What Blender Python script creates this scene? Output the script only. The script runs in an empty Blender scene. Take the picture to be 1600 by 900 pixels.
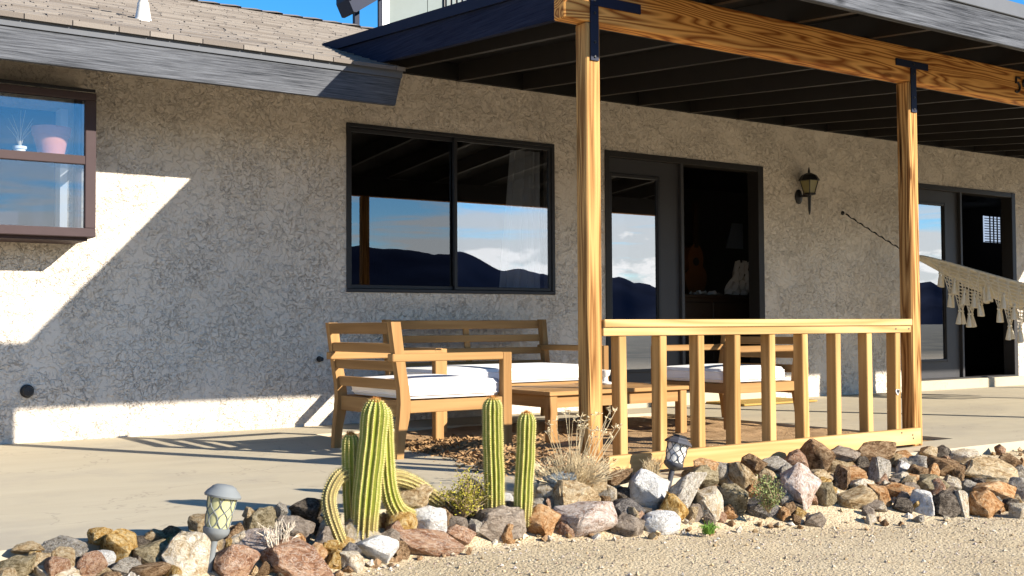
import bpy, bmesh, math, random
from math import sin, cos, pi, radians, sqrt, atan2
from mathutils import Vector, Matrix, noise
random.seed(7)
SC = bpy.context.scene
COL = SC.collection
# ------------------------------------------------------------------ camera, light, sky
YAW, PITCH, ROLL = radians(34.5989), radians(1.9238), radians(-0.3298)
fw = Vector((sin(YAW)*cos(PITCH), cos(YAW)*cos(PITCH), sin(PITCH)))
rt = Vector((cos(YAW), -sin(YAW), 0)); up = rt.cross(fw)
r2 = rt*cos(ROLL)+up*sin(ROLL); u2 = up*cos(ROLL)-rt*sin(ROLL)
cam = bpy.data.cameras.new('camera'); camo = bpy.data.objects.new('camera', cam); COL.objects.link(camo)
camo.matrix_world = Matrix(((r2.x, u2.x, -fw.x, 0.0062), (r2.y, u2.y, -fw.y, -7.7208), (r2.z, u2.z, -fw.z, 0.7162), (0, 0, 0, 1)))
cam.sensor_width = 36; cam.lens = 1790.79/1600*36; cam.clip_start = 0.05; cam.clip_end = 30000
SC.camera = camo
SUN = Vector((0.553, -1.0, 0.506)).normalized()
EL = math.asin(SUN.z); AZ = atan2(SUN.x, SUN.y)
sl = bpy.data.lights.new('sun', 'SUN'); sl.energy = 4.7; sl.angle = radians(0.53); sl.color = (1.0, 0.93, 0.82)
so = bpy.data.objects.new('sun', sl); COL.objects.link(so); so.location = (10, -15, 12)
so.rotation_euler = SUN.to_track_quat('Z', 'Y').to_euler()
SC.view_settings.view_transform = 'Standard'; SC.view_settings.look = 'None'
SC.view_settings.exposure = 1.40; SC.view_settings.gamma = 1.0
SC.render.engine = 'CYCLES'
SC.cycles.max_bounces = 8; SC.cycles.diffuse_bounces = 4; SC.cycles.glossy_bounces = 4; SC.cycles.transparent_max_bounces = 12

class NT:
    """small helper for node trees"""
    def __init__(s, tree): s.t = tree; s.n = tree.nodes; s.l = tree.links
    def add(s, typ, **kw):
        nd = s.n.new(typ)
        ins = kw.pop('ins', {})
        for k, v in kw.items(): setattr(nd, k, v)
        for k, v in ins.items():
            if hasattr(v, 'is_linked') or isinstance(v, bpy.types.NodeSocket): s.l.new(v, nd.inputs[k])
            else: nd.inputs[k].default_value = v
        return nd
    def math(s, op, a, b=0.0, c=0.0, clamp=False): return s.add('ShaderNodeMath', operation=op, use_clamp=clamp, ins={0: a, 1: b, 2: c}).outputs[0]
    def mix(s, f, a, b, mode='MIX'):
        nd = s.add('ShaderNodeMix', data_type='RGBA', blend_type=mode)
        for k, v in ((0, f), (6, a), (7, b)):
            if isinstance(v, bpy.types.NodeSocket): s.l.new(v, nd.inputs[k])
            else: nd.inputs[k].default_value = v if k == 0 or len(v) == 4 else (*v, 1)
        return nd.outputs[2]
    def ramp(s, f, stops, interp='LINEAR'):
        nd = s.add('ShaderNodeValToRGB'); s.l.new(f, nd.inputs[0]); cr = nd.color_ramp; cr.interpolation = interp
        while len(cr.elements) < len(stops): cr.elements.new(0.5)
        for e, (pos, c) in zip(cr.elements, stops):
            e.position = pos; e.color = (c, c, c, 1) if isinstance(c, (int, float)) else (*c, 1)
        return nd.outputs[0]
    def noise(s, vec, scale, detail=3, rough=0.55, dist=0.0): return s.add('ShaderNodeTexNoise', ins={'Vector': vec, 'Scale': scale, 'Detail': detail, 'Roughness': rough, 'Distortion': dist}).outputs[0]
    def vmap(s, vec, scale=(1, 1, 1), loc=(0, 0, 0)): return s.add('ShaderNodeMapping', ins={'Vector': vec, 'Scale': scale, 'Location': loc}).outputs[0]

w = bpy.data.worlds.new('World'); SC.world = w; w.use_nodes = True
W = NT(w.node_tree); W.n.clear()
sky = W.add('ShaderNodeTexSky', sky_type='NISHITA', sun_disc=False, sun_elevation=EL, sun_rotation=AZ, altitude=900, air_density=1.0, dust_density=0.0, ozone_density=4.0)
geo = W.add('ShaderNodeNewGeometry')
inc = W.add('ShaderNodeVectorMath', operation='SCALE', ins={0: geo.outputs['Incoming'], 'Scale': -1.0}).outputs[0]
sx = W.add('ShaderNodeSeparateXYZ', ins={0: inc})
# layered cloud sheets and a cumulus bank, low over the horizon all the way round
cz = W.vmap(inc, (2.2, 2.2, 26))
n1 = W.noise(cz, 1.6, 6, 0.6, 0.4)
band = W.ramp(sx.outputs[2], [(0.0, 1.0), (0.085, 1.0), (0.125, 0.6), (0.17, 0.0)])
sheet = W.math('MULTIPLY', W.ramp(n1, [(0.40, 0.0), (0.50, 1.0)]), band)
n2 = W.noise(W.vmap(inc, (7, 7, 16), (3, 1, 2)), 2.4, 5, 0.6, 0.2)
cum = W.ramp(W.math('ADD', n2, W.math('MULTIPLY', sx.outputs[2], -4.2)), [(0.29, 0.0), (0.35, 1.0)])
skyc = W.add('ShaderNodeHueSaturation', ins={'Saturation': 1.3, 'Value': 0.95, 'Color': sky.outputs[0]}).outputs[0]
c1 = W.mix(W.math('MULTIPLY', sheet, 0.9), skyc, (6.6, 6.6, 6.4))
c2 = W.mix(cum, c1, (9.5, 9.4, 9.0))
bg = W.add('ShaderNodeBackground', ins={'Color': c2, 'Strength': 0.098})
W.l.new(bg.outputs[0], W.add('ShaderNodeOutputWorld').inputs[0])

# ------------------------------------------------------------------ mesh builder
class MB:
    def __init__(s): s.v = []; s.f = []; s.M = Matrix.Identity(4); s.smooth = False; s.sm = []
    def add(s, vs, fs):
        b = len(s.v); s.v += [s.M @ Vector(p) for p in vs]; s.f += [[i+b for i in f] for f in fs]; s.sm += [s.smooth]*len(fs); return s
    def box(s, x0, x1, y0, y1, z0, z1, ch=0.0):
        if ch <= 0:
            return s.add([(x, y, z) for z in (z0, z1) for y in (y0, y1) for x in (x0, x1)], [(0, 2, 3, 1), (4, 5, 7, 6), (0, 1, 5, 4), (2, 6, 7, 3), (0, 4, 6, 2), (1, 3, 7, 5)])
        c = Vector(((x0+x1)/2, (y0+y1)/2, (z0+z1)/2)); h = ((x1-x0)/2, (y1-y0)/2, (z1-z0)/2)
        ch = min(ch, min(h)*0.9); vs = []; ix = {}
        for a in (-1, 1):
            for b in (-1, 1):
                for d in (-1, 1):
                    for k in range(3):
                        q = [a*(h[0]-ch), b*(h[1]-ch), d*(h[2]-ch)]; q[k] += (a, b, d)[k]*ch
                        ix[(a, b, d, k)] = len(vs); vs.append(c+Vector(q))
        fs = []
        for k in range(3):
            o = [i for i in range(3) if i != k]
            for sg in (-1, 1):
                loop = []
                for p, q in ((-1, -1), (1, -1), (1, 1), (-1, 1)):
                    t = [0, 0, 0]; t[k] = sg; t[o[0]] = p; t[o[1]] = q; loop.append(ix[(*t, k)])
                fs.append(loop)
        for k in range(3):
            o = [i for i in range(3) if i != k]
            for p in (-1, 1):
                for q in (-1, 1):
                    e = []
                    for sg in (-1, 1):
                        t = [0, 0, 0]; t[k] = sg; t[o[0]] = p; t[o[1]] = q; e.append(tuple(t))
                    fs.append([ix[(*e[0], o[0])], ix[(*e[1], o[0])], ix[(*e[1], o[1])], ix[(*e[0], o[1])]])
        for a in (-1, 1):
            for b in (-1, 1):
                for d in (-1, 1): fs.append([ix[(a, b, d, k)] for k in range(3)])
        return s.add(vs, fs)
    def prism(s, poly, lo, hi, ax='y'):
        n = len(poly)
        def P(a, b, t): return {'y': (a, t, b), 'x': (t, a, b), 'z': (a, b, t)}[ax]
        vs = [P(a, b, lo) for a, b in poly]+[P(a, b, hi) for a, b in poly]
        return s.add(vs, [list(range(n))[::-1], list(range(n, 2*n))]+[[i, (i+1) % n, n+(i+1) % n, n+i] for i in range(n)])
    def tube(s, pts, rad, n=8, cap=True, sq=None):
        pts = [Vector(p) for p in pts]; m = len(pts)
        if not isinstance(rad, (list, tuple)): rad = [rad]*m
        vs = []; ref = None
        for i, p in enumerate(pts):
            t = (pts[min(i+1, m-1)]-pts[max(i-1, 0)]).normalized()
            if ref is None: ref = Vector((0, 0, 1)) if abs(t.z) < 0.9 else Vector((1, 0, 0))
            a = (ref-t*ref.dot(t)).normalized(); ref = a; b = t.cross(a)
            for k in range(n):
                an = 2*pi*k/n; vs.append(p+a*(cos(an)*rad[i])+b*(sin(an)*rad[i]))
        fs = [[i*n+k, i*n+(k+1) % n, (i+1)*n+(k+1) % n, (i+1)*n+k] for i in range(m-1) for k in range(n)]
        if cap: fs += [list(range(n))[::-1], list(range((m-1)*n, m*n))]
        return s.add(vs, fs)
    def lathe(s, prof, n=24, cap=False):
        vs = [(r*cos(2*pi*k/n), r*sin(2*pi*k/n), z) for r, z in prof for k in range(n)]; m = len(prof)
        fs = [[i*n+k, i*n+(k+1) % n, (i+1)*n+(k+1) % n, (i+1)*n+k] for i in range(m-1) for k in range(n)]
        if cap: fs += [list(range(n))[::-1], list(range((m-1)*n, m*n))]
        return s.add(vs, fs)
    def grid(s, rows):
        m, n = len(rows), len(rows[0])
        return s.add([p for r in rows for p in r], [[i*n+j, i*n+j+1, (i+1)*n+j+1, (i+1)*n+j] for i in range(m-1) for j in range(n-1)])

ROOT = {}
def mesh_of(name, mb, mat, off=(0, 0, 0)):
    me = bpy.data.meshes.new(name); o = Vector(off)
    me.from_pydata([tuple(p-o) for p in mb.v], [], mb.f)
    if any(mb.sm): me.polygons.foreach_set('use_smooth', mb.sm)
    bm = bmesh.new(); bm.from_mesh(me); bmesh.ops.recalc_face_normals(bm, faces=bm.faces); bm.to_mesh(me); bm.free()
    if any(mb.sm): me.set_sharp_from_angle(angle=radians(40))
    if mat: me.materials.append(mat)
    return me
def tag(o, label=None, cat=None, group=None, kind=None):
    for k, v in (('label', label), ('category', cat), ('group', group), ('kind', kind)):
        if v: o[k] = v
    return o
def T(name, label, cat, loc=(0, 0, 0), group=None):
    o = bpy.data.objects.new(name, None); COL.objects.link(o); o.location = loc; o.empty_display_size = 0.1
    ROOT[o] = Vector(loc); return tag(o, label, cat, group)
def part(name, mb, mat, par, label=None, kind=None):
    me = mb if isinstance(mb, bpy.types.Mesh) else mesh_of(name, mb, mat, ROOT[par])
    o = bpy.data.objects.new(name, me); COL.objects.link(o); o.parent = par; ROOT[o] = ROOT[par]
    return tag(o, label, None, None, kind)
def solo(name, mb, mat, label=None, cat=None, group=None, kind=None, loc=(0, 0, 0)):
    o = bpy.data.objects.new(name, mesh_of(name, mb, mat, loc)); COL.objects.link(o); o.location = loc; ROOT[o] = Vector(loc)
    return tag(o, label, cat, group, kind)
def copy_tree(o, par=None):
    c = o.copy(); COL.objects.link(c); ROOT[c] = ROOT[o]
    if par: c.parent = par
    for ch in o.children: copy_tree(ch, c)
    return c
def B(*a, ch=0.0): return MB().box(*a, ch=ch)

# ------------------------------------------------------------------ materials
def mat(name, rough=0.7, spec=0.3):
    m = bpy.data.materials.new(name); m.use_nodes = True; n = NT(m.node_tree); n.n.clear()
    p = n.add('ShaderNodeBsdfPrincipled', ins={'Roughness': rough, 'Specular IOR Level': spec}); out = n.add('ShaderNodeOutputMaterial')
    n.l.new(p.outputs[0], out.inputs[0]); n.p = p; n.out = out
    tc = n.add('ShaderNodeTexCoord'); oi = n.add('ShaderNodeObjectInfo')
    n.co = tc.outputs['Object']; n.rnd = oi.outputs['Random']; n.oi = oi
    n.cor = n.add('ShaderNodeVectorMath', operation='ADD', ins={0: n.co, 1: n.add('ShaderNodeVectorMath', operation='SCALE', ins={0: (17.3, 9.1, 13.7), 'Scale': n.rnd}).outputs[0]}).outputs[0]
    return m, n
def setc(n, c): 
    if isinstance(c, bpy.types.NodeSocket): n.l.new(c, n.p.inputs['Base Color'])
    else: n.p.inputs['Base Color'].default_value = (*c, 1)
def bump(n, h, strength=0.5, dist=0.01, prev=None):
    ins = {'Height': h, 'Strength': strength, 'Distance': dist}
    if prev is not None: ins['Normal'] = prev
    b = n.add('ShaderNodeBump', ins=ins).outputs[0]
    n.l.new(b, n.p.inputs['Normal']); return b
def plain(name, c, rough=0.6, spec=0.3, var=0.12, sc=9, bmp=0.0):
    m, n = mat(name, rough, spec); f = n.noise(n.cor, sc, 4)
    setc(n, n.mix(f, [x*(1-var) for x in c], [min(1, x*(1+var)) for x in c]))
    if bmp: bump(n, n.noise(n.cor, sc*8, 3), bmp, 0.003)
    return m
def wood(name, lo, hi, ax=0, freq=9.0, sc=5.0, stretch=0.1, rough=0.6, contrast=1.0, fine=0.5, crack=0.0, bmp=0.15):
    m, n = mat(name, rough, 0.06); s = [1, 1, 1]; s[ax] = stretch
    c = n.vmap(n.cor, s)
    h = n.noise(c, sc, 3, 0.5, 0.3)
    ring = n.math('PINGPONG', n.math('MULTIPLY', h, freq), 0.5)
    s2 = [60, 60, 60]; s2[ax] = 1.6
    fib = n.noise(n.vmap(n.cor, s2), 1.0, 3, 0.6)
    g = n.math('ADD', n.math('MULTIPLY', n.math('MULTIPLY', ring, 2.0), 1-fine), n.math('MULTIPLY', fib, fine))
    col = n.ramp(g, [(0.5-0.35/contrast, lo), (0.5+0.25/contrast, hi)])
    big = n.noise(n.cor, 1.7, 2)
    col = n.mix(0.5, col, n.ramp(big, [(0.3, 0.72), (0.7, 1.0)]), 'MULTIPLY')
    vr = n.math('MULTIPLY_ADD', n.rnd, 0.3, 0.85)
    col = n.mix(0.8, col, n.add('ShaderNodeCombineColor', ins={0: vr, 1: vr, 2: vr}).outputs[0], 'MULTIPLY')
    s4 = [5.0, 5.0, 5.0]; s4[ax] = 1.5; kd = n.add('ShaderNodeTexVoronoi', ins={'Vector': n.vmap(n.cor, s4), 'Scale': 1.0, 'Randomness': 1.0}).outputs['Distance']
    col = n.mix(n.ramp(kd, [(0.055, 0.85), (0.075, 0.45), (0.15, 0.0)]), col, [lo[0]*0.45, lo[1]*0.36, lo[2]*0.3])
    if crack > 0:
        s3 = [26, 26, 26]; s3[ax] = 0.7
        ck = n.ramp(n.noise(n.vmap(n.cor, s3, (5, 3, 1)), 1.0, 2, 0.5), [(0.30, 1.0), (0.36, 0.0)])
        col = n.mix(n.math('MULTIPLY', ck, crack), col, [x*0.22 for x in lo])
    setc(n, col); bump(n, g, bmp, 0.004)
    return m

def m_stucco():
    m, n = mat('stucco', 0.92, 0.15)
    wv = n.add('ShaderNodeVectorMath', operation='ADD', ins={0: n.co, 1: n.add('ShaderNodeVectorMath', operation='SCALE', ins={0: n.add('ShaderNodeTexNoise', ins={'Vector': n.co, 'Scale': 22.0, 'Detail': 2.0}).outputs[1], 'Scale': 0.035}).outputs[0]}).outputs[0]
    a = n.noise(wv, 17.0, 4, 0.58, 0.6); b = n.noise(n.vmap(wv, (1, 1, 1), (4.2, 1.3, 8.8)), 29.0, 4, 0.6, 0.7)
    calm = n.ramp(n.noise(n.co, 3.4, 5, 0.65), [(0.40, 0.0), (0.56, 1.0)])
    pa = n.ramp(a, [(0.465, 0.0), (0.49, 0.9), (0.66, 1.0)]); pb = n.ramp(b, [(0.495, 0.0), (0.525, 0.9), (0.70, 1.0)])
    h = n.math('ADD', n.math('MULTIPLY', pa, n.math('MULTIPLY_ADD', calm, 0.65, 0.35)), n.math('MULTIPLY', n.math('MULTIPLY', pb, 0.55), calm))
    fine = n.noise(n.co, 110, 3, 0.65)
    hh = n.math('ADD', h, n.math('MULTIPLY', fine, 0.18))
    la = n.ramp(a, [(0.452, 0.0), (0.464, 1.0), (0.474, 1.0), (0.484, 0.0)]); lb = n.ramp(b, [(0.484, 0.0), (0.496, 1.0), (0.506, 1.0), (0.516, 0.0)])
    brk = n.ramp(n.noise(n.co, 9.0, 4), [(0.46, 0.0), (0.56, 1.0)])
    shade_line = n.math('MULTIPLY', n.math('MAXIMUM', la, n.math('MULTIPLY', n.math('MULTIPLY', lb, 0.8), calm)), n.math('MULTIPLY', brk, n.math('MULTIPLY_ADD', calm, 0.75, 0.25)))
    big = n.noise(n.co, 0.8, 4)
    base = n.mix(big, (0.63, 0.55, 0.45), (0.70, 0.615, 0.51))
    base = n.mix(n.math('MULTIPLY', shade_line, 0.34), base, (0.17, 0.145, 0.12))  # crevice shade of the relief painted into the colour as dark lines
    zz = n.add('ShaderNodeSeparateXYZ', ins={0: n.co}).outputs[2]
    spl = n.math('MULTIPLY', n.ramp(n.math('ADD', zz, n.math('MULTIPLY', n.noise(n.co, 4, 5), 0.25)), [(0.0, 1.0), (0.22, 0.0)]), n.ramp(n.noise(n.co, 22, 4), [(0.4, 0.2), (0.6, 1.0)]))
    base = n.mix(n.math('MULTIPLY', spl, 0.22), base, (0.34, 0.26, 0.18))
    patch = n.ramp(n.noise(n.vmap(n.co, (1.2, 1, 0.5)), 1.3, 5, 0.6), [(0.40, 0.86), (0.6, 1.0)]); base = n.mix(0.55, base, patch, 'MULTIPLY')
    setc(n, base); bump(n, hh, 1.0, 0.0115); return m
def m_concrete():
    m, n = mat('concrete', 0.85, 0.2)
    st = n.noise(n.vmap(n.co, (0.5, 2.2, 1)), 2.4, 6, 0.6, 0.5); f = n.noise(n.co, 60, 4, 0.7)
    c = n.mix(st, (0.375, 0.312, 0.208), (0.505, 0.435, 0.30)); c = n.mix(n.math('MULTIPLY', f, 0.35), c, (0.36, 0.32, 0.26))
    stain = n.ramp(n.noise(n.co, 0.9, 5, 0.65), [(0.36, 1.0), (0.52, 0.0)])
    c = n.mix(n.math('MULTIPLY', stain, 0.35), c, (0.27, 0.24, 0.20))
    sp = n.ramp(n.noise(n.co, 130, 2), [(0.70, 0.0), (0.74, 1.0)]); c = n.mix(n.math('MULTIPLY', sp, 0.5), c, (0.2, 0.18, 0.15))
    fine = n.ramp(n.math('ABSOLUTE', n.math('SUBTRACT', n.noise(n.co, 0.75, 5, 0.6, 0.4), 0.5)), [(0.0, 1.0), (0.004, 0.0)]); c = n.mix(n.math('MULTIPLY', fine, 0.35), c, (0.17, 0.14, 0.11))
    setc(n, c); bump(n, n.math('ADD', n.math('MULTIPLY', st, 1.2), n.math('MULTIPLY', f, 0.25)), 0.35, 0.01); return m
def m_gravel():
    m, n = mat('gravel', 0.95, 0.1)
    v = n.add('ShaderNodeTexVoronoi', ins={'Vector': n.co, 'Scale': 180.0}); v2 = n.add('ShaderNodeTexVoronoi', ins={'Vector': n.co, 'Scale': 85.0})
    c = n.ramp(v.outputs['Color'], [(0.0, (0.24, 0.17, 0.095)), (0.2, (0.46, 0.36, 0.23)), (0.6, (0.57, 0.45, 0.285)), (0.9, (0.67, 0.56, 0.385))])
    c2 = n.ramp(v2.outputs['Color'], [(0.1, (0.33, 0.25, 0.16)), (0.5, (0.56, 0.45, 0.29)), (0.95, (0.66, 0.56, 0.39))])
    c = n.mix(0.45, c, c2); big = n.noise(n.co, 1.1, 5, 0.6)
    c = n.mix(0.7, c, n.ramp(big, [(0.3, (0.80, 0.75, 0.68)), (0.65, (1, 1, 1))]), 'MULTIPLY')
    far = n.noise(n.co, 0.02, 4); c = n.mix(n.math('MULTIPLY', far, 0.3), c, (0.25, 0.22, 0.14))
    yy = n.add('ShaderNodeSeparateXYZ', ins={0: n.co}).outputs[1]
    sc_ = n.add('ShaderNodeMapRange', ins={0: yy, 1: -11.0, 2: -17.0, 3: 0.0, 4: 1.0}).outputs[0]
    c = n.mix(n.math('MULTIPLY', sc_, n.ramp(n.noise(n.co, 0.6, 4), [(0.35, 0.75), (0.6, 1.0)])), c, (0.055, 0.055, 0.04))
    setc(n, c)
    hh = n.math('ADD', n.math('MULTIPLY', n.math('SUBTRACT', 1.0, v.outputs['Distance']), 0.5), n.math('ADD', n.math('MULTIPLY', n.math('SUBTRACT', 1.0, v2.outputs['Distance']), 0.9), n.math('MULTIPLY', n.noise(n.co, 14, 4), 1.3)))
    bump(n, hh, 0.9, 0.005); return m
def m_dirt():
    m, n = mat('dirt', 0.95, 0.1); f = n.noise(n.co, 7, 6, 0.65); g = n.noise(n.co, 70, 3, 0.7)
    c = n.mix(n.ramp(f, [(0.35, 0.0), (0.65, 1.0)]), (0.24, 0.135, 0.055), (0.42, 0.26, 0.13)); c = n.mix(n.math('MULTIPLY', g, 0.6), c, (0.45, 0.32, 0.19))
    setc(n, c); bump(n, n.math('ADD', f, n.math('MULTIPLY', g, 0.5)), 1.0, 0.02); return m
def m_weather(name, lo, hi, ax):
    m, n = mat(name, 0.8, 0.04); s = [120, 120, 120]; s[ax] = 3.5
    f = n.noise(n.vmap(n.cor, s), 1.0, 5, 0.7); s2 = [5, 5, 5]; s2[ax] = 0.8; g = n.noise(n.vmap(n.cor, s2), 1.0, 4, 0.6)
    c = n.ramp(n.math('ADD', n.math('MULTIPLY', f, 0.7), n.math('MULTIPLY', g, 0.3)), [(0.36, lo), (0.60, hi)])
    kn = n.add('ShaderNodeTexVoronoi', ins={'Vector': n.vmap(n.cor, [1.5 if i == ax else 4.0 for i in range(3)]), 'Scale': 1.0}).outputs['Distance']
    c = n.mix(n.ramp(kn, [(0.05, 0.7), (0.09, 0.0)]), c, [x*0.4 for x in lo])
    setc(n, c); bump(n, f, 0.6, 0.004); return m
def m_rock(name, cols, sc=9.0, vein=None):
    m, n = mat(name, 0.92, 0.06)
    f = n.noise(n.cor, sc, 7, 0.68, 0.7); g = n.noise(n.cor, sc*0.35, 4, 0.6, 1.0); k = n.noise(n.cor, sc*7, 4, 0.7)
    v = n.math('ADD', n.math('MULTIPLY', f, 0.55), n.math('ADD', n.math('MULTIPLY', g, 0.35), n.math('MULTIPLY', k, 0.12)))
    c = n.ramp(v, [(0.41, cols[0]), (0.50, cols[1]), (0.60, cols[2])])
    dk = n.ramp(n.noise(n.cor, sc*0.8, 6, 0.7, 1.2), [(0.36, 1.0), (0.46, 0.0)]); c = n.mix(n.math('MULTIPLY', dk, 0.5), c, [x*0.5 for x in cols[0]])
    if vein:
        q = n.ramp(n.math('ABSOLUTE', n.math('SUBTRACT', n.noise(n.cor, sc*0.6, 4, 0.6, 1.5), 0.5)), [(0.0, 1.0), (0.035, 0.0)])
        c = n.mix(n.math('MULTIPLY', q, 0.7), c, vein)
    sp = n.ramp(n.noise(n.cor, sc*12, 3, 0.7), [(0.62, 0.0), (0.70, 1.0)]); c = n.mix(n.math('MULTIPLY', sp, 0.45), c, [x*0.35 for x in cols[0]])
    vr = n.math('MULTIPLY_ADD', n.rnd, 0.35, 0.98); c = n.mix(1.0, c, n.add('ShaderNodeCombineColor', ins={0: vr, 1: vr, 2: vr}).outputs[0], 'MULTIPLY')
    setc(n, c); bump(n, n.math('ADD', f, n.math('MULTIPLY', k, 0.4)), 1.0, 0.03); return m
def m_glass(name, refl, tint=(0.25, 0.27, 0.3)):
    m, n = mat(name); n.n.remove(n.p)
    fr = n.add('ShaderNodeLayerWeight', ins={'Blend': 0.35}).outputs['Fresnel']
    f = n.math('ADD', n.math('MULTIPLY', fr, 0.6), refl, clamp=True)
    tr = n.add('ShaderNodeBsdfTransparent', ins={'Color': (*tint, 1)}); gl = n.add('ShaderNodeBsdfGlossy', ins={'Roughness': 0.0, 'Color': (0.93, 0.95, 1.0, 1)})
    mx = n.add('ShaderNodeMixShader', ins={0: f, 1: tr.outputs[0], 2: gl.outputs[0]}); n.l.new(mx.outputs[0], n.out.inputs[0]); return m
def m_cactus():
    m, n = mat('cactus_skin', 0.55, 0.35); f = n.noise(n.cor, 14, 4)
    sz = n.add('ShaderNodeSeparateXYZ', ins={0: n.co}).outputs[2]
    c = n.mix(f, (0.15, 0.175, 0.018), (0.26, 0.275, 0.036))
    z0 = n.math('ADD', sz, n.math('MULTIPLY', n.noise(n.cor, 30, 4), 0.06))
    c = n.mix(n.math('MULTIPLY', n.ramp(z0, [(0.06, 1.0), (0.13, 0.0)]), 0.75), c, (0.21, 0.135, 0.05))
    sc_ = n.ramp(n.noise(n.cor, 11, 4, 0.7), [(0.64, 0.0), (0.70, 1.0)]); c = n.mix(n.math('MULTIPLY', sc_, 0.6), c, (0.24, 0.17, 0.07))
    setc(n, c); bump(n, n.noise(n.cor, 60, 3), 0.5, 0.004); return m

M = {}
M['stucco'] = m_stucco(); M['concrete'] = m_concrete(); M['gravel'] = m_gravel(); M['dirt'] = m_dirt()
M['fascia'] = m_weather('weathered_grey_paint', (0.024, 0.026, 0.030), (0.125, 0.13, 0.142), 0)
M['rake'] = m_weather('navy_paint', (0.008, 0.0095, 0.02), (0.022, 0.026, 0.046), 1)
M['trim'] = plain('grey_trim_paint', (0.11, 0.115, 0.125), 0.6, 0.06)
M['navytrim'] = plain('navy_trim_paint', (0.014, 0.017, 0.033), 0.6, 0.06)
M['black'] = plain('black_paint', (0.022, 0.019, 0.017), 0.5, 0.3)
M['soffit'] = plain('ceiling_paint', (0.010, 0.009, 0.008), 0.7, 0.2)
M['beam'] = wood('fir_beam_wood', (0.27, 0.085, 0.018), (0.76, 0.375, 0.105), 0, 34.0, 3.8, 0.085, 0.6, 1.2, 0.34)
M['post'] = wood('post_wood', (0.15, 0.06, 0.016), (0.50, 0.28, 0.10), 2, 14.0, 7.0, 0.05, 0.75, 1.2, 0.5, 1.0, 0.8)
M['railx'] = wood('rail_wood_lengthwise', (0.36, 0.20, 0.068), (0.62, 0.415, 0.185), 0, 6.0, 5.0, 0.07, 0.6, 0.8, 0.4)
M['railz'] = wood('rail_wood_upright', (0.29, 0.15, 0.045), (0.56, 0.35, 0.14), 2, 6.0, 5.0, 0.07, 0.6, 0.8, 0.4, 0.3)
tk = ((0.225, 0.115, 0.040), (0.385, 0.22, 0.088))
M['teakx'] = wood('teak_lengthwise', *tk, 0, 5.0, 5.0, 0.06, 0.55, 0.8, 0.6); M['teaky'] = wood('teak_crosswise', *tk, 1, 5.0, 5.0, 0.06, 0.55, 0.8, 0.6); M['teakz'] = wood('teak_upright', *tk, 2, 5.0, 5.0, 0.06, 0.55, 0.8, 0.6)
M['cushion'] = plain('white_canvas', (0.80, 0.79, 0.77), 0.9, 0.1, 0.03, 30, 0.2)
M['frame'] = plain('dark_bronze_frame', (0.017, 0.016, 0.017), 0.45, 0.35)
M['brownframe'] = plain('brown_anodised_frame', (0.062, 0.044, 0.044), 0.6, 0.05)
M['door'] = plain('charcoal_door_paint', (0.034, 0.032, 0.033), 0.5, 0.35)
M['glass'] = m_glass('window_glass', 0.20, (0.85, 0.87, 0.9)); M['screen'] = m_glass('screened_glass', 0.11, (0.2, 0.2, 0.22)); M['gglass'] = m_glass('garden_window_glass', 0.07, (0.9, 0.93, 0.96)); M['dglass'] = m_glass('door_glass', 0.34, (0.25, 0.26, 0.28))
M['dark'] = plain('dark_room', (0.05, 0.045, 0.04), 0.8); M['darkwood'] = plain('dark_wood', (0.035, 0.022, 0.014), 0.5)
M['curtain'] = plain('pale_curtain', (0.62, 0.60, 0.56), 0.9, 0.1)
M['terracotta'] = plain('terracotta', (0.50, 0.20, 0.13), 0.8); M['white'] = plain('white_ceramic', (0.72, 0.70, 0.68), 0.4, 0.5, 0.04)
M['cream'] = plain('cream_metal', (0.66, 0.61, 0.53), 0.5); M['iron'] = plain('black_iron', (0.014, 0.013, 0.013), 0.45, 0.4)
M['bracket'] = plain('navy_steel', (0.012, 0.016, 0.034), 0.55, 0.12); M['amber'] = plain('amber_lantern_glass', (0.22, 0.19, 0.08), 0.3, 0.4)
M['silver'] = plain('silver_grey_plastic', (0.16, 0.17, 0.17), 0.6, 0.12, 0.05); M['charcoal'] = plain('charcoal_plastic', (0.055, 0.055, 0.062), 0.45, 0.4)
M['frost'] = plain('frosted_lamp_glass', (0.42, 0.40, 0.20), 0.3, 0.5, 0.05); M['frost2'] = plain('clear_lamp_glass', (0.66, 0.62, 0.55), 0.3, 0.5, 0.05)
M['cactus'] = m_cactus(); M['cactus_old'] = plain('old_cactus_skin', (0.20, 0.155, 0.06), 0.8); M['spine'] = plain('cactus_spine', (0.66, 0.55, 0.22), 0.6); M['spine_red'] = plain('cactus_crown', (0.50, 0.20, 0.045), 0.7)
M['straw'] = plain('dry_straw', (0.52, 0.42, 0.26), 0.85, 0.1, 0.25); M['straw_head'] = plain('dry_flower_head', (0.42, 0.27, 0.14), 0.9); M['deadleaf'] = plain('dead_leaf', (0.30, 0.18, 0.085), 0.85, 0.15, 0.4, 40)
M['yellowleaf'] = plain('yellow_green_leaf', (0.30, 0.26, 0.035), 0.7, 0.2, 0.3, 30); M['twig'] = plain('dry_twig', (0.30, 0.22, 0.13), 0.9); M['pale_twig'] = plain('pale_twig', (0.55, 0.47, 0.36), 0.9)
M['sage'] = plain('sage_leaf', (0.21, 0.24, 0.09), 0.8, 0.1, 0.3, 30); M['grass'] = plain('green_grass', (0.13, 0.24, 0.03), 0.7)
M['rope'] = plain('cream_cotton', (0.66, 0.60, 0.48), 0.95, 0.03, 0.15, 60); M['hammock'] = plain('hammock_canvas', (0.60, 0.54, 0.42), 0.95, 0.03, 0.2, 20, 0.2)
M['coir'] = plain('coir', (0.38, 0.245, 0.075), 0.95, 0.05, 0.25, 80, 0.6); M['siding'] = plain('pale_green_siding', (0.19, 0.215, 0.205), 0.8, 0.04, 0.05)
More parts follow.
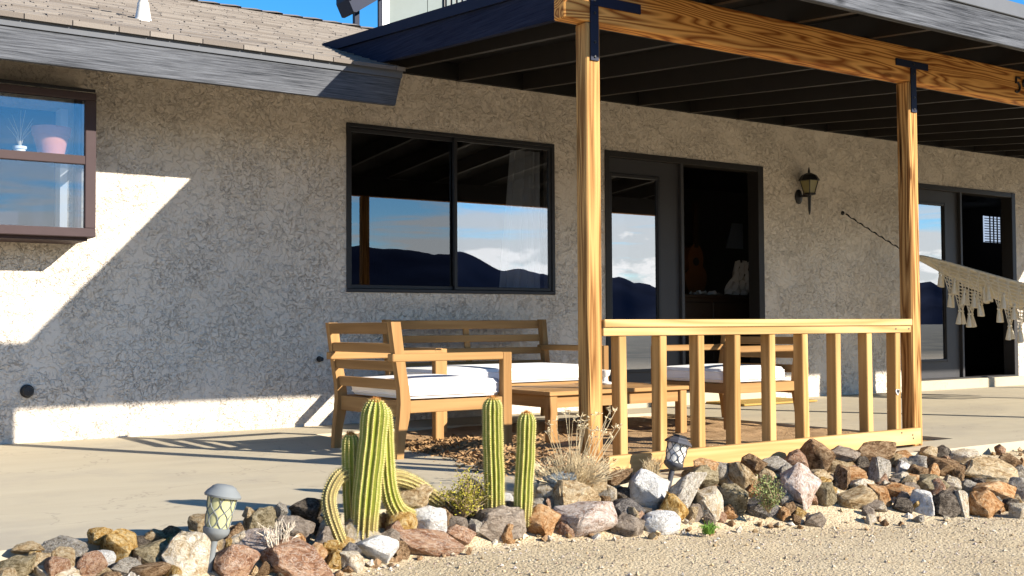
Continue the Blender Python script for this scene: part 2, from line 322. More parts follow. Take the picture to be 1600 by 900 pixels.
M['guitar'] = plain('guitar_top', (0.13, 0.05, 0.015), 0.35, 0.5); M['cloth'] = plain('silver_cloth', (0.55, 0.52, 0.48), 0.6); M['poster'] = plain('pale_poster', (0.20, 0.22, 0.26), 0.7)
M['hill'] = plain('hazy_mountain_rock', (0.024, 0.029, 0.048), 0.95, 0.0, 0.6, 0.005); M['quartz'] = plain('crystal', (0.7, 0.68, 0.62), 0.2, 0.6)  # hill: blue haze and backlit darkness are mixed into the rock colour
def m_shingle():
    m, n = mat('asphalt_shingle', 0.95, 0.1)
    isl = n.add('ShaderNodeNewGeometry').outputs['Random Per Island']
    c = n.ramp(isl, [(0.0, (0.135, 0.118, 0.10)), (0.4, (0.195, 0.173, 0.148)), (1.0, (0.25, 0.225, 0.193))])
    c = n.mix(n.math('MULTIPLY', n.noise(n.co, 120, 3, 0.8), 0.7), c, (0.15, 0.12, 0.10))
    setc(n, c); bump(n, n.noise(n.co, 150, 2), 0.6, 0.004); return m
M['shingle'] = m_shingle()
ROCKS = {
 'white': ('white quartz', m_rock('white_quartz', ((0.48, 0.42, 0.35), (0.68, 0.65, 0.60), (0.80, 0.78, 0.74)), 7)),
 'cream': ('cream', m_rock('cream_rock', ((0.36, 0.25, 0.13), (0.56, 0.47, 0.34), (0.70, 0.63, 0.52)), 9)),
 'tan': ('tan', m_rock('tan_rock', ((0.22, 0.13, 0.055), (0.44, 0.32, 0.18), (0.58, 0.47, 0.31)), 9)),
 'ochre': ('ochre yellow', m_rock('ochre_rock', ((0.19, 0.085, 0.018), (0.47, 0.28, 0.085), (0.60, 0.46, 0.24)), 8)),
 'orange': ('orange', m_rock('orange_rock', ((0.26, 0.105, 0.035), (0.46, 0.25, 0.11), (0.58, 0.40, 0.23)), 7)),
 'red': ('reddish brown', m_rock('red_rock', ((0.17, 0.075, 0.04), (0.33, 0.18, 0.105), (0.47, 0.31, 0.20)), 8, (0.55, 0.45, 0.36))),
 'brown': ('brown', m_rock('brown_rock', ((0.075, 0.042, 0.022), (0.24, 0.145, 0.075), (0.42, 0.29, 0.17)), 10)),
 'taupe': ('taupe', m_rock('taupe_rock', ((0.15, 0.115, 0.085), (0.29, 0.23, 0.175), (0.40, 0.33, 0.26)), 9)),
 'grey': ('grey', m_rock('grey_rock', ((0.14, 0.115, 0.085), (0.33, 0.285, 0.22), (0.50, 0.445, 0.365)), 10, (0.62, 0.58, 0.52))),
 'pink': ('pinkish', m_rock('pink_rock', ((0.26, 0.16, 0.11), (0.46, 0.35, 0.28), (0.60, 0.51, 0.44)), 8, (0.70, 0.64, 0.58))),
 'olive': ('olive grey', m_rock('olive_rock', ((0.12, 0.088, 0.045), (0.30, 0.24, 0.14), (0.45, 0.375, 0.245)), 10)),
 'dark': ('dark charcoal', m_rock('dark_rock', ((0.035, 0.028, 0.022), (0.11, 0.088, 0.068), (0.24, 0.20, 0.155)), 12)),
 'lava': ('pitted lava-grey', m_rock('lava_rock', ((0.055, 0.048, 0.045), (0.18, 0.16, 0.145), (0.33, 0.295, 0.26)), 16)),
 'blue': ('blue-grey', m_rock('blue_rock', ((0.13, 0.16, 0.18), (0.27, 0.31, 0.33), (0.42, 0.45, 0.44)), 12)),
}

# ------------------------------------------------------------------ ground, slab, mountains
def gfront(x):   # y of the front foot of the rock border
    pts = [(-30, -4.15), (0.6, -4.25), (1.6, -4.2), (2.1, -3.98), (2.7, -3.95), (3.2, -4.10), (3.7, -4.08), (4.2, -4.22), (4.7, -4.42), (5.2, -4.45), (40, -4.45)]
    for (a, b), (c, d) in zip(pts, pts[1:]):
        if x <= c: return b+(d-b)*(x-a)/(c-a)
    return -4.45
def gz(x, y):
    t = min(1, max(0, (x-2.4)/2.2)); base = -0.15-0.07*t*t*(3-2*t)
    if abs(x) < 40 and -40 < y < 1:
        base += 0.012*noise.noise((x*1.1, y*1.1, 3))+0.006*noise.noise((x*4, y*4, 9))
        f = gfront(x)
        if y > f:
            k = min(1, (y-f)/max(0.05, -3.72-f)); k = k*k*(3-2*k); base = base*(1-k)+(-0.055)*k
    if y > -3.69: base = -0.17
    return base
xs = [-9000, -3000, -900, -250, -80, -30, -12, -6, -3]+[-1+0.06*i for i in range(150)]+[8.3+0.5*i for i in range(12)]+[16, 22, 40, 100, 300, 900, 3000, 9000]
ys = [-9000, -3000, -900, -250, -80, -30, -16, -11]+[-9+0.25*i for i in range(10)]+[-6.4+0.055*i for i in range(49)]+[-3.699, -3.68, -2, 0, 10, 40, 150, 600, 3000, 9000]
mb = MB(); mb.smooth = True
mb.grid([[(x, y, gz(x, y)) for x in xs] for y in ys])
solo('ground', mb, M['gravel'], kind='structure')
# concrete patio with the planting bed cut out of it
mb = MB()
def slab(x0, x1, y0, y1): mb.box(x0, x1, y0, y1, -0.16, 0.0)
slab(-12, 3.30, -3.70, 0); slab(3.30, 6.36, -0.60, 0); slab(3.30, 6.36, -3.70, -3.36); slab(6.36, 20, -3.70, 0)
solo('patio', mb, M['concrete'], kind='structure')
mb = MB(); mb.smooth = True
mb.grid([[(x, y, -0.018+0.012*noise.noise((x*2.3, y*2.3, 1))+0.012*noise.noise((x*7, y*7, 4))) for x in [3.28+0.05*i for i in range(63)]] for y in [-3.38+0.05*i for i in range(57)]])
solo('dirt_bed', mb, M['dirt'], kind='structure')
# mountains to the south, seen only mirrored in the windows
prof = [(-70, 2.2), (-30, 2.0), (0, 2.6), (18, 3.5), (24, 4.2), (26.5, 4.25), (28.9, 4.1), (31.5, 3.75), (32.1, 3.95), (33.3, 3.35), (34.3, 2.9), (35.1, 2.95), (35.9, 2.8), (36.7, 2.6), (39.6, 2.5), (40.2, 2.58), (41, 2.3), (41.9, 2.0), (48, 1.7), (54.3, 2.0), (54.7, 2.1), (55.3, 1.75), (70, 1.6), (100, 1.2)]
def elev(a):
    for (p, q), (r, s) in zip(prof, prof[1:]):
        if a <= r: return q+(s-q)*(a-p)/(r-p)
    return 1.2
mb = MB(); mb.smooth = True; rows = []
for j in range(15):
    k = j/14; row = []
    for i in range(681):
        a = -70+i*0.25; R = 3200+1800*k; e = elev(a)+0.16*noise.noise((a*0.9, 0, 0))+0.12*(0.5-abs(noise.noise((a*1.9, 5, 0))))
        pk = min(1, k/0.7) if k <= 0.7 else 1-(k-0.7)/0.3*0.9
        h = 5000*0.89*math.tan(radians(e))*pk**1.1*(1+0.16*noise.noise((a*0.35, k*5, 2))*(1-pk))+(90 if 0 < k < 0.99 else 0)*noise.noise((a*0.5, k*3.5, 7))*(1-pk)
        row.append((R*sin(radians(a)), -R*cos(radians(a)), max(-2, h) if 0 < k < 1 else -2))
    rows.append(row)
mb.grid(rows); solo('mountains', mb, M['hill'], kind='structure')

# ------------------------------------------------------------------ house
house = T('house', 'single-storey stucco house with grey eaves, black windows and charcoal doors', 'house', (4, 0.08, 0))
WX0, WX1, WZ0, WZ1 = 3.8335, 5.7685, 0.9796, 2.2496
D1 = (6.3175, 8.2888); D2 = (10.563, 12.534); DZ = (0.075, 2.25)
holes = [(0.3, 1.80, 1.36, 2.14), (WX0, WX1, WZ0, WZ1), (D1[0], D1[1], DZ[0], DZ[1]), (D2[0], D2[1], DZ[0], DZ[1])]
gx = sorted({-12, 20, *[h[0] for h in holes], *[h[1] for h in holes]}); gzz = sorted({-0.16, 2.80, *[h[2] for h in holes], *[h[3] for h in holes]})
mb = MB()
for i in range(len(gx)-1):
    for j in range(len(gzz)-1):
        cx, cz = (gx[i]+gx[i+1])/2, (gzz[j]+gzz[j+1])/2
        if any(h[0] < cx < h[1] and h[2] < cz < h[3] for h in holes): continue
        a, b, c, d = gx[i], gx[i+1], gzz[j], gzz[j+1]
        mb.add([(a, 0, c), (b, 0, c), (b, 0, d), (a, 0, d)], [(0, 1, 2, 3)]); mb.add([(a, .15, c), (b, .15, c), (b, .15, d), (a, .15, d)], [(3, 2, 1, 0)])
for a, b, c, d in holes:
    mb.add([(a, 0, c), (b, 0, c), (b, 0, d), (a, 0, d), (a, .15, c), (b, .15, c), (b, .15, d), (a, .15, d)], [(0, 4, 5, 1), (1, 5, 6, 2), (2, 6, 7, 3), (3, 7, 4, 0)])
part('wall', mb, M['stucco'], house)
# rooms behind the openings: one closed dark shell
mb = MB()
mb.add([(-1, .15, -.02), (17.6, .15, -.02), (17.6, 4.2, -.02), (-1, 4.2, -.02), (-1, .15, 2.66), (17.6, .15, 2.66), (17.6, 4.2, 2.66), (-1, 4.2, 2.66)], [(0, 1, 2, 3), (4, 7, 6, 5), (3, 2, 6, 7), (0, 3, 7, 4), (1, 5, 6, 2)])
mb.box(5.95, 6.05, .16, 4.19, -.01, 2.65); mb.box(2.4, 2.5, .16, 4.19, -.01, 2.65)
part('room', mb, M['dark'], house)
# eave of the main roof
XE = 3.74
mb = MB(); mb.prism([(-12, 2.228), (XE, 2.216), (XE+0.045, 2.402), (-12, 2.402)], -0.93, -0.89); part('fascia_board', mb, M['fascia'], house)
mb = MB(); mb.prism([(-12, 2.404), (XE+0.045, 2.404), (XE+0.055, 2.458), (-12, 2.468)], -0.942, -0.89); part('eave_trim', mb, M['trim'], house)
SL = 0.34
def rz(y): return 2.478+SL*(y+0.93)
roof = part('roof', MB().prism([(-0.93, rz(-0.93)-0.02), (4.0, rz(4.0)-0.02), (9.5, rz(4.0)-0.02-5.5*SL), (9.5, rz(4.0)-5.5*SL-0.06), (4.0, rz(4.0)-0.08), (-0.93, rz(-0.93)-0.05)], -12, XE+0.05, 'x'), M['shingle'], house)
mb2 = MB(); mb2.prism([(0.22, rz(0.22)-0.02), (4.0, rz(4.0)-0.02), (9.5, rz(4.0)-0.02-5.5*SL), (9.5, rz(4.0)-5.5*SL-0.06), (4.0, rz(4.0)-0.08), (0.22, rz(0.22)-0.06)], XE+0.052, 14, 'x'); part('roof_extension', mb2, M['shingle'], house)
mb = MB(); rr = random.Random(3); y = -0.97; row = 0
while y < 3.95:
    x = -4.5+rr.random()*0.3
    xe = XE+0.06 if y < 0.1 else 9.0
    while x < xe:
        wd = min(rr.choice((0.14, 0.18, 0.26, 0.33)), xe-x); th = rr.choice((0.008, 0.010, 0.012)); y0 = y-rr.choice((0, 0.008, 0.02)); y1 = y+0.14
        if row == 0: y0 = y
        if wd > 0.03:
            a, b = x+0.003, x+wd-0.003
            mb.add([(a, y0, rz(y0)-0.018), (b, y0, rz(y0)-0.018), (b, y0, rz(y0)+th), (a, y0, rz(y0)+th), (b, y1, rz(y1)+0.001), (a, y1, rz(y1)+0.001)], [(0, 1, 2, 3), (3, 2, 4, 5), (0, 3, 5), (1, 4, 2)])
        x += wd
    y += 0.115; row += 1
part('shingle_courses', mb, M['shingle'], roof, kind='stuff')
capm = None
for i in range(34):
    x = -1.2+i*0.235
    if capm is None:
        c = MB(); c.add([(0, -.17, -.058+.0), (.30, -.17, -.058+.022), (.30, 0, .022), (0, 0, .0), (0, .17, -.058), (.30, .17, -.036), (.30, -.17, -.058), (.30, 0, 0), (.30, .17, -.058)], [(0, 1, 2, 3), (3, 2, 5, 4), (1, 6, 7, 2), (2, 7, 8, 5)])
        capm = mesh_of('ridge_cap', c, M['shingle'])
    o = part('ridge_cap', capm, None, roof); o.location = Vector((x, 4.0, rz(4.0)+0.008+0.004*(i % 2)))-ROOT[house]
# vent pipe with flashing on the shingles
vp = T('vent_pipe', 'cream plumbing vent pipe with cone flashing on the shingle roof', 'vent pipe', (2.32, 0.0, rz(0)-0.01))
mb = MB(); mb.smooth = True; mb.M = Matrix.Translation((2.32, 0, rz(0)-0.03)); mb.lathe([(0.075, 0.0), (0.058, 0.03), (0.052, 0.045), (0.040, 0.12), (0.037, 0.15), (0.034, 0.15)], 20); part('flashing', mb, M['cream'], vp)
mb = MB(); mb.smooth = True; mb.M = Matrix.Translation((2.32, 0, rz(0)-0.03)); mb.lathe([(0.031, 0.1), (0.031, 0.42), (0.025, 0.42), (0.025, 0.3)], 16); part('pipe', mb, M['cream'], vp)

# sliding window: frame, two sashes, panes, curtain
wf = MB(); fw_ = 0.028
wf.box(WX0, WX1, -0.012, 0.06, WZ1-fw_, WZ1, ch=.003); wf.box(WX0, WX1, -0.014, 0.06, WZ0, WZ0+fw_, ch=.003)
wf.box(WX0, WX0+fw_, -0.010, 0.06, WZ0+fw_, WZ1-fw_); wf.box(WX1-fw_, WX1, -0.010, 0.06, WZ0+fw_, WZ1-fw_)
win = part('window', wf, M['frame'], house, 'wide black sliding window with two panes mirroring sky and mountains')
XM = 4.797
def sash(x0, x1, y, wd=0.026, g='glass'):
    m_ = MB(); z0, z1 = WZ0+fw_+.001, WZ1-fw_-.001
    m_.box(x0, x1, y, y+.025, z1-wd, z1, ch=.003); m_.box(x0, x1, y, y+.025, z0, z0+wd, ch=.003); m_.box(x0, x0+wd, y+.001, y+.024, z0+wd, z1-wd); m_.box(x1-wd, x1, y+.001, y+.024, z0+wd, z1-wd)
    part('sash', m_, M['frame'], win); part('pane', B(x0+wd, x1-wd, y+.011, y+.014, z0+wd, z1-wd), M[g], win)
sash(WX0+fw_+.001, XM+0.022, 0.028, 0.03, 'screen'); sash(XM-0.014, WX1-fw_-.001, 0.0)
mb = MB(); mb.smooth = True
mb.grid([[(5.40+0.30*t/24-0.13*(1-z)*(1-t/24), 0.11+0.018*sin(t*1.6)+0.01*sin(t*.7), 0.95+1.24*z) for t in range(25)] for z in (0, .25, .5, .75, 1)]); part('curtain', mb, M['curtain'], win)
mb = MB(); mb.smooth = True
mb.grid([[(4.08+0.2*t/14, 0.13+0.015*sin(t*1.5), 0.95+1.24*z) for t in range(15)] for z in (0, .5, 1)]); part('curtain', mb, M['dark'], win, 'dark curtain behind the left pane')

# garden window box on the left
GX0, GX1, GZ0, GZ1, GY = 0.2, 1.915, 1.285, 2.185, -0.40
mb = MB()
mb.box(GX0, GX1, GY, GY+.055, GZ0, GZ0+.055, ch=.004); mb.box(GX0, GX1, GY, GY+.055, GZ1-.045, GZ1, ch=.004)
mb.box(GX1-.065, GX1, GY+.001, GY+.05, GZ0+.055, GZ1-.045, ch=.004); mb.box(GX0, GX0+.065, GY+.001, GY+.05, GZ0+.055, GZ1-.045, ch=.004)
mb.box(GX0+.065, GX1-.065, GY+.002, GY+.045, 1.735, 1.79, ch=.004)
mb.box(GX1-.035, GX1-.001, GY+.055, -0.001, GZ0, GZ0+.045); mb.box(GX1-.04, GX1-.001, -.05, -0.001, GZ0+.046, GZ1+.02); mb.box(GX1-.03, GX1-.002, GY+.056, -.051, 1.74, 1.78)
gw = part('garden_window', mb, M['brownframe'], house, 'projecting brown garden window with flower pots on its shelf')
mb = MB(); mb.box(GX0, GX1-.036, GY+.056, -0.001, GZ0-.02, GZ0+.02); part('sill', mb, M['brownframe'], gw)
mb = MB(); mb.add([(GX0, GY-.01, GZ1+.001), (GX1-.01, GY-.01, GZ1+.001), (GX1-.01, -.001, GZ1+.085), (GX0, -.001, GZ1+.085), (GX0, GY-.01, GZ1+.02), (GX1-.01, GY-.01, GZ1+.02), (GX1-.01, -.001, GZ1+.105), (GX0, -.001, GZ1+.115)], [(0, 1, 2, 3), (4, 7, 6, 5), (0, 4, 5, 1), (1, 5, 6, 2), (2, 6, 7, 3), (3, 7, 4, 0)]); part('hood', mb, M['frame'], gw)
part('pane', B(GX0+.065, GX1-.065, GY+.02, GY+.024, 1.79, GZ1-.045), M['gglass'], gw); part('pane', B(GX0+.065, GX1-.065, GY+.02, GY+.024, GZ0+.055, 1.735), M['gglass'], gw)
part('side_pane', B(GX1-.02, GX1-.017, GY+.056, -.052, 1.79, GZ1-.001), M['gglass'], gw); part('side_pane', B(GX1-.02, GX1-.017, GY+.056, -.052, GZ0+.046, 1.735), M['gglass'], gw)
part('shelf', B(GX0+.066, GX1-.07, GY+.06, -.02, 1.755, 1.770), M['gglass'], gw)
part('inner_jamb', B(1.79, 1.835, -.015, .11, 1.36, 2.14), M['white'], gw)
part('back_panel', B(0.3, 1.80, .12, .14, 1.36, 2.14), M['navytrim'], gw)
def pot(name, label, x, y, z, prof, m_, inner):
    t = T(name, label, 'flower pot', (x, y, z)); mb = MB(); mb.smooth = True; mb.M = Matrix.Translation((x, y, z)); mb.lathe(prof, 24); part('pot', mb, m_, t)
    mb = MB(); mb.M = Matrix.Translation((x, y, z)); r, h = inner; mb.lathe([(0.001, h), (r, h)], 20); part('soil', mb, M['dirt'], t); return t
pot('flower_pot', 'pink terracotta flower pot on the garden window shelf', 1.69, -.21, 1.771, [(0.001, .004), (.072, 0), (.104, .15), (.113, .15), (.118, .205), (.108, .205), (.101, .175)], M['terracotta'], (.102, .176))
tp = pot('flower_pot', 'small white ribbed pot with a bare dry plant on the garden window shelf', 1.50, -.24, 1.771, [(0.001, .003), (.028, 0), (.034, .05), (.04, .052), (.041, .068), (.036, .068), (.034, .055)], M['white'], (.035, .056))
mb = MB(); rr = random.Random(5)
for i in range(9):
    a = rr.random()*6.28; h = .1+.14*rr.random(); mb.tube([(1.50, -.24, 1.825), (1.50+.02*cos(a), -.24+.02*sin(a), 1.825+h*.5), (1.50+.075*cos(a), -.24+.05*sin(a), 1.825+h)], [.003, .002, .001], 4)
part('dry_stem', mb, M['pale_twig'], tp)

# patio doors
def door_unit(x0, x1, label, leaf_right):
    z0, z1 = DZ; mb = MB()
    mb.box(x0, x0+.05, -.012, .13, z0, z1, ch=.003); mb.box(x1-.075, x1, -.012, .13, z0, z1, ch=.003); mb.box(x0+.05, x1-.075, -.010, .13, z1-.055, z1, ch=.003); mb.box(x0+.05, x1-.075, -.02, .13, z0, z0+.045)
    d = part('patio_door', mb, M['black'], house, label)
    xm = x0+.895
    part('centre_jamb', B(xm, xm+.035, -.005, .12, z0+.045, z1-.055, ch=.003), M['door'], d)
    a, b = x0+.052, xm-.003; gx0, gx1, gz0, gz1 = x0+.095, x0+.635, .33, 2.03; y0, y1 = .03, .075
    mb = MB(); mb.box(a, gx0, y0, y1, z0+.047, z1-.057); mb.box(gx1, b, y0, y1, z0+.047, z1-.057); mb.box(gx0, gx1, y0, y1, gz1, z1-.057); mb.box(gx0, gx1, y0, y1, z0+.047, gz0)
    part('door_leaf', mb, M['door'], d)
    mb = MB()
    for (p, q, r, s) in ((gx0-.03, gx0, gz0-.03, gz1+.03), (gx1, gx1+.03, gz0-.03, gz1+.03)): mb.box(p, q, y0-.014, y0-.001, r, s, ch=.004)
    mb.box(gx0, gx1, y0-.013, y0-.001, gz1, gz1+.03, ch=.004); mb.box(gx0, gx1, y0-.013, y0-.001, gz0-.03, gz0, ch=.004); part('glazing_bead', mb, M['frame'], d)
    part('pane', B(gx0, gx1, y0+.012, y0+.017, gz0, gz1), M['dglass'], d)
    part('curtain', B(gx0+.30, gx0+.42, .10, .11, .3, 2.1), M['curtain'], d)
    part('cord', B(gx0+.245, gx0+.25, .085, .09, .3, 1.98), M['white'], d)
    part('sill', B(x0-.02, x1+.02, -.085, -.021, -.01, z0+.03, ch=.006), M['concrete'], d)
    return d, xm
d1, xm1 = door_unit(D1[0], D1[1], 'charcoal double patio door with its right half standing open', False)
d2, xm2 = door_unit(D2[0], D2[1], 'charcoal double patio door behind the hammock', True)
# open right leaf of the far door, swung inwards on the centre jamb
mb = MB(); mb.M = Matrix.Translation((xm2+.04, .13, 0)) @ Matrix.Rotation(radians(34), 4, 'Z')
mb.box(0, .12, 0, .045, .14, 2.18); mb.box(.52, .64, 0, .045, .14, 2.18); mb.box(.12, .52, 0, .045, 2.0, 2.18); mb.box(.12, .52, 0, .045, .14, .42); lf = part('door_leaf', mb, M['door'], d2)
mb = MB(); mb.M = Matrix.Translation((xm2+.04, .13, 0)) @ Matrix.Rotation(radians(34), 4, 'Z'); mb.box(.12, .52, .018, .024, .42, 2.0); part('pane', mb, M['glass'], d2)
mb = MB(); mb.smooth = True; mb.M = Matrix.Translation((xm2+.04, .13, 0)) @ Matrix.Rotation(radians(34), 4, 'Z') @ Matrix.Translation((.58, -.03, 1.25)); mb.add([(0, 0, -.07), (.025, 0, 0), (0, -.02, 0), (-.025, 0, 0), (0, 0, .07), (0, .02, 0)], [(0, 1, 2), (0, 2, 3), (4, 2, 1), (4, 3, 2), (0, 5, 1), (0, 3, 5), (4, 1, 5), (4, 5, 3)]); part('handle', mb, M['white'], d2)
# far window with a blind, seen through the open door
m, n = mat('daylit_window'); n.p.inputs['Emission Color'].default_value = (0.55, 0.68, 0.9, 1); n.p.inputs['Emission Strength'].default_value = 0.32; setc(n, (0.2, 0.2, 0.2)); M['lit'] = m
bw = part('back_window', B(16.55, 17.0, 3.0, 3.02, 2.02, 2.44), M['lit'], house, 'small daylit window deep inside the room')
for i in range(11): part('blind_slat', B(16.53, 17.02, 2.97, 2.985, 2.02+i*.041, 2.032+i*.041), M['dark'], bw)
for i in range(4): part('blind_tape', B(16.62+i*.1, 16.645+i*.1, 2.95, 2.96, 2.0, 2.48), M['dark'], bw)

# things inside the open doorway
ch_ = T('sideboard', 'dark wooden sideboard inside the open doorway', 'sideboard', (8.6, 1.1, 0))
part('top', B(7.7, 9.6, .75, 1.5, 1.00, 1.03, ch=.004), M['darkwood'], ch_); part('body', B(7.75, 9.55, .80, 1.48, 0, .999), M['darkwood'], ch_)
for i in range(3): part('drawer', B(7.8+i*.58, 8.35+i*.58, .782, .799, .35, .95, ch=.004), M['darkwood'], ch_)
gt = T('guitar', 'acoustic guitar standing in the dark doorway', 'guitar', (8.6, 1.3, 1.03))
mb = MB(); pts = []
for i in range(40):
    a = 2*pi*i/40; zz = -cos(a); r = (.165 if zz < 0 else .125)*abs(sin(a))**.8*(1-.22*math.exp(-((zz-.12)/.22)**2)); pts.append((8.60+(r if sin(a) > 0 else -r), 1.31+.28*zz))
mb.prism(pts, 1.26, 1.36); part('body', mb, M['guitar'], gt); part('neck', B(8.575, 8.625, 1.25, 1.28, 1.55, 2.05), M['darkwood'], gt)
mb = MB(); mb.M = Matrix.Translation((8.6, 1.257, 1.40)) @ Matrix.Rotation(pi/2, 4, 'X'); mb.lathe([(.001, 0), (.045, 0)], 16); part('sound_hole', mb, M['black'], gt)
mb = MB(); mb.smooth = True; mb.grid([[(8.66+.37*i/10+.19*(j/8)*(1-i/10), .9+.03*sin(i*2.1+j), 1.032+.36*(j/8)**.9+.015*sin(i*1.3)) for i in range(11)] for j in range(9)]); solo('cloth', mb, M['cloth'], 'silvery cloth peaked on the sideboard at the right of the doorway', 'cloth')
mb = MB(); mb.smooth = True; mb.grid([[(8.25+.36*i/12, .84+.16*j/6, 1.033+max(0, .05*sin(i*.9+j)*sin(j*.8+.5))) for i in range(13)] for j in range(7)]); solo('crumpled_cloth', mb, M['cloth'], 'crumpled pale cloth lying on the sideboard below the guitar', 'cloth')
mb = MB(); mb.prism([(9.70, 1.62), (9.98, 1.62), (9.98, 1.92), (9.80, 1.92)], 1.9, 1.915); solo('poster', mb, M['poster'], 'dim grey poster on the room wall right of the guitar', 'poster')
# wall fittings
for nm, lb, x, z, r in (('wall_vent', 'round black vent cap low on the wall at the far left', 1.602, .326, .034), ('wall_tap', 'small dark pipe stub on the wall left of the armchair', 3.612, .486, .017)):
    t = T(nm, lb, 'vent' if r > .03 else 'pipe stub', (x, 0, z)); mb = MB(); mb.smooth = True; mb.M = Matrix.Translation((x, -.001, z)) @ Matrix.Rotation(pi/2, 4, 'X'); mb.lathe([(r, 0), (r, .035), (r*.85, .05), (.001, .052)], 20); part('cap', mb, M['iron'], t)
    mb = MB(); mb.M = Matrix.Translation((x, -.001, z)) @ Matrix.Rotation(pi/2, 4, 'X'); mb.lathe([(r*1.25, 0), (r*1.25, .008), (r, .009)], 20); part('collar', mb, M['iron'], t)

# upper storey behind the ridge
us = T('upper_storey', 'pale grey-green sided upper storey behind the shingle ridge', 'building', (9, 7, 4))
mb = MB()
for i in range(9): mb.box(7.45+i*.62, 8.06+i*.62, 6.0, 6.05, 3.9, 7.4)
mb.prism([(7.47, 6.052), (13, 6.052), (13.5, 12), (10.85, 12)], 3.9, 7.4, 'z'); part('wall', mb, M['siding'], us); part('corner_trim', B(7.34, 7.445, 5.97, 6.06, 3.9, 7.4), M['white'], us)
part('downpipe', B(7.29, 7.335, 5.98, 6.02, 3.9, 7.4), M['bracket'], us)
wn = part('window', B(8.32, 8.78, 5.965, 5.99, 5.16, 6.4), M['frame'], us)
for i in range(5): part('blind_strip', B(8.345+i*.09, 8.39+i*.09, 5.94, 5.96, 5.18, 6.3), M['siding'], wn)
mb = MB(); mb.prism([(6.62, 6.6), (6.64, 4.98), (6.72, 4.82), (6.76, 4.82), (7.26, 5.16), (7.9, 5.6), (7.9, 6.6)], 5.6, 5.95); rv = part('roof_overhang', mb, M['bracket'], us)
part('eave_post', B(6.99, 7.06, 6.1, 6.17, 3.9, 5.3), M['bracket'], us); part('gutter', B(6.60, 6.70, 5.55, 5.60, 4.98, 5.2), M['bracket'], us)

# ------------------------------------------------------------------ porch
porch = T('porch', 'open timber porch roof with black rafters carried by rough wooden posts', 'porch', (8, -1.75, 0))
PX0, PX1 = 3.345, 13.7; PF, PB = -3.508, -3.422
def raf_z(y): return 2.672+0.088*y
beam = part('beam', B(3.218, 14.0, PF, PB, 2.156, 2.362, ch=.006), M['beam'], porch, 'orange grained fir beam carrying black house numerals')
part('beam_back', B(3.23, 13.99, PB+.001, PB+.010, 2.158, 2.360), M['black'], porch)  # thin black board added so the beam's back mirrors dark in the windows
for i, x in enumerate((3.345, 5.767, 8.60, 11.4, 13.7)):
    b = MB(); b.box(x, x+.086, PF, PB, 0.0, 2.1545, ch=.007); po = part('post', b, M['post'], porch)
    b = MB(); b.box(x+.023, x+.071, PF-.008, PF-.001, 1.972, 2.235)
    if i == 0: b.box(x+.023, x+.335, PF-.009, PF-.001, 2.236, 2.282)
    else: b.box(x-.115, x+.187, PF-.009, PF-.001, 2.236, 2.276)
    br = part('bracket', b, M['bracket'], po)
    b = MB(); b.smooth = True
    for z in (1.99, 2.06, 2.2, 2.258):
        b = MB(); b.smooth = True; b.M = Matrix.Translation((x+.047, PF-.009, z)) @ Matrix.Rotation(pi/2, 4, 'X'); b.lathe([(.007, 0), (.006, .004), (.001, .005)], 8); part('bolt', b, M['iron'], po)
def stroke(pts, x0, z0, sc):
    b = MB(); b.smooth = True; b.tube([(x0+p*sc, PF-.006, z0+q*sc) for p, q in pts], .0075, 6); return b
five = [(.52, 1.0), (.12, 1.0), (.10, .62), (.32, .66), (.50, .52), (.54, .32), (.42, .10), (.20, 0), (.02, .06)]
nine = [(.50, .62), (.36, .50), (.16, .56), (.08, .76), (.20, .96), (.40, .98), (.52, .80), (.50, .5), (.42, .2), (.28, 0)]
part('numeral', stroke(five, 6.868, 2.212, .098), M['iron'], beam, 'black numeral 5'); part('numeral', stroke(nine, 6.948, 2.205, .098), M['iron'], beam, 'black numeral 9')
RX1 = 13.85; rmb = MB(); rmb.M = Matrix.Identity(4)
L_ = 4.02; rm = None
for k in range(-1, 16):
    x = 4.19+.627*k
    if k == -1: x = 3.80
    if rm is None:
        b = MB(); b.prism([(-.002, 0), (-L_, -.088*L_), (-L_, -.088*L_+.14), (-.002, .14)], -.02, .02, 'x'); rm = mesh_of('rafter', b, M['black'])
    o = part('rafter', rm, None, porch); o.location = Vector((x, 0, 2.672))-ROOT[porch]
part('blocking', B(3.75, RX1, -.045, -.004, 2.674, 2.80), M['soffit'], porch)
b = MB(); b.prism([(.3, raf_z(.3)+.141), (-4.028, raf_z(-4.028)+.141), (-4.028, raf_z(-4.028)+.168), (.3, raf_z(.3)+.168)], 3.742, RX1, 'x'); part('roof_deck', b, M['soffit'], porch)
def rk(y): return 2.836+.0771*y
for xa, xb, nm in ((3.70, 3.741, 'rake_board'), (RX1, RX1+.04, 'rake_board')):
    b = MB(); b.prism([(.06, rk(.06)-.245), (-4.03, rk(-4.03)-.245), (-4.03, rk(-4.03)-.072), (.06, rk(.06)-.072)], xa, xb, 'x'); part(nm, b, M['rake'], porch)
    b = MB(); b.prism([(.10, rk(.10)-.07), (-4.03, rk(-4.03)-.07), (-4.03, rk(-4.03)), (.10, rk(.10))], xa-.018, xb, 'x'); part('rake_trim', b, M['navytrim'], porch)
part('fascia_board', B(3.55, RX1+.06, -4.07, -4.031, 2.268, 2.438, ch=.003), M['fascia'], porch); part('fascia_trim', B(3.54, RX1+.07, -4.082, -4.031, 2.440, 2.520, ch=.003), M['trim'], porch)  # left ends stretched past the rake, unseen, to shade post top and beam end
b = MB(); b.smooth = True; b.tube([(3.72, -.62, 2.565), (3.745, -.60, 2.61)], .014, 8); part('pipe_stub', b, M['cream'], porch)

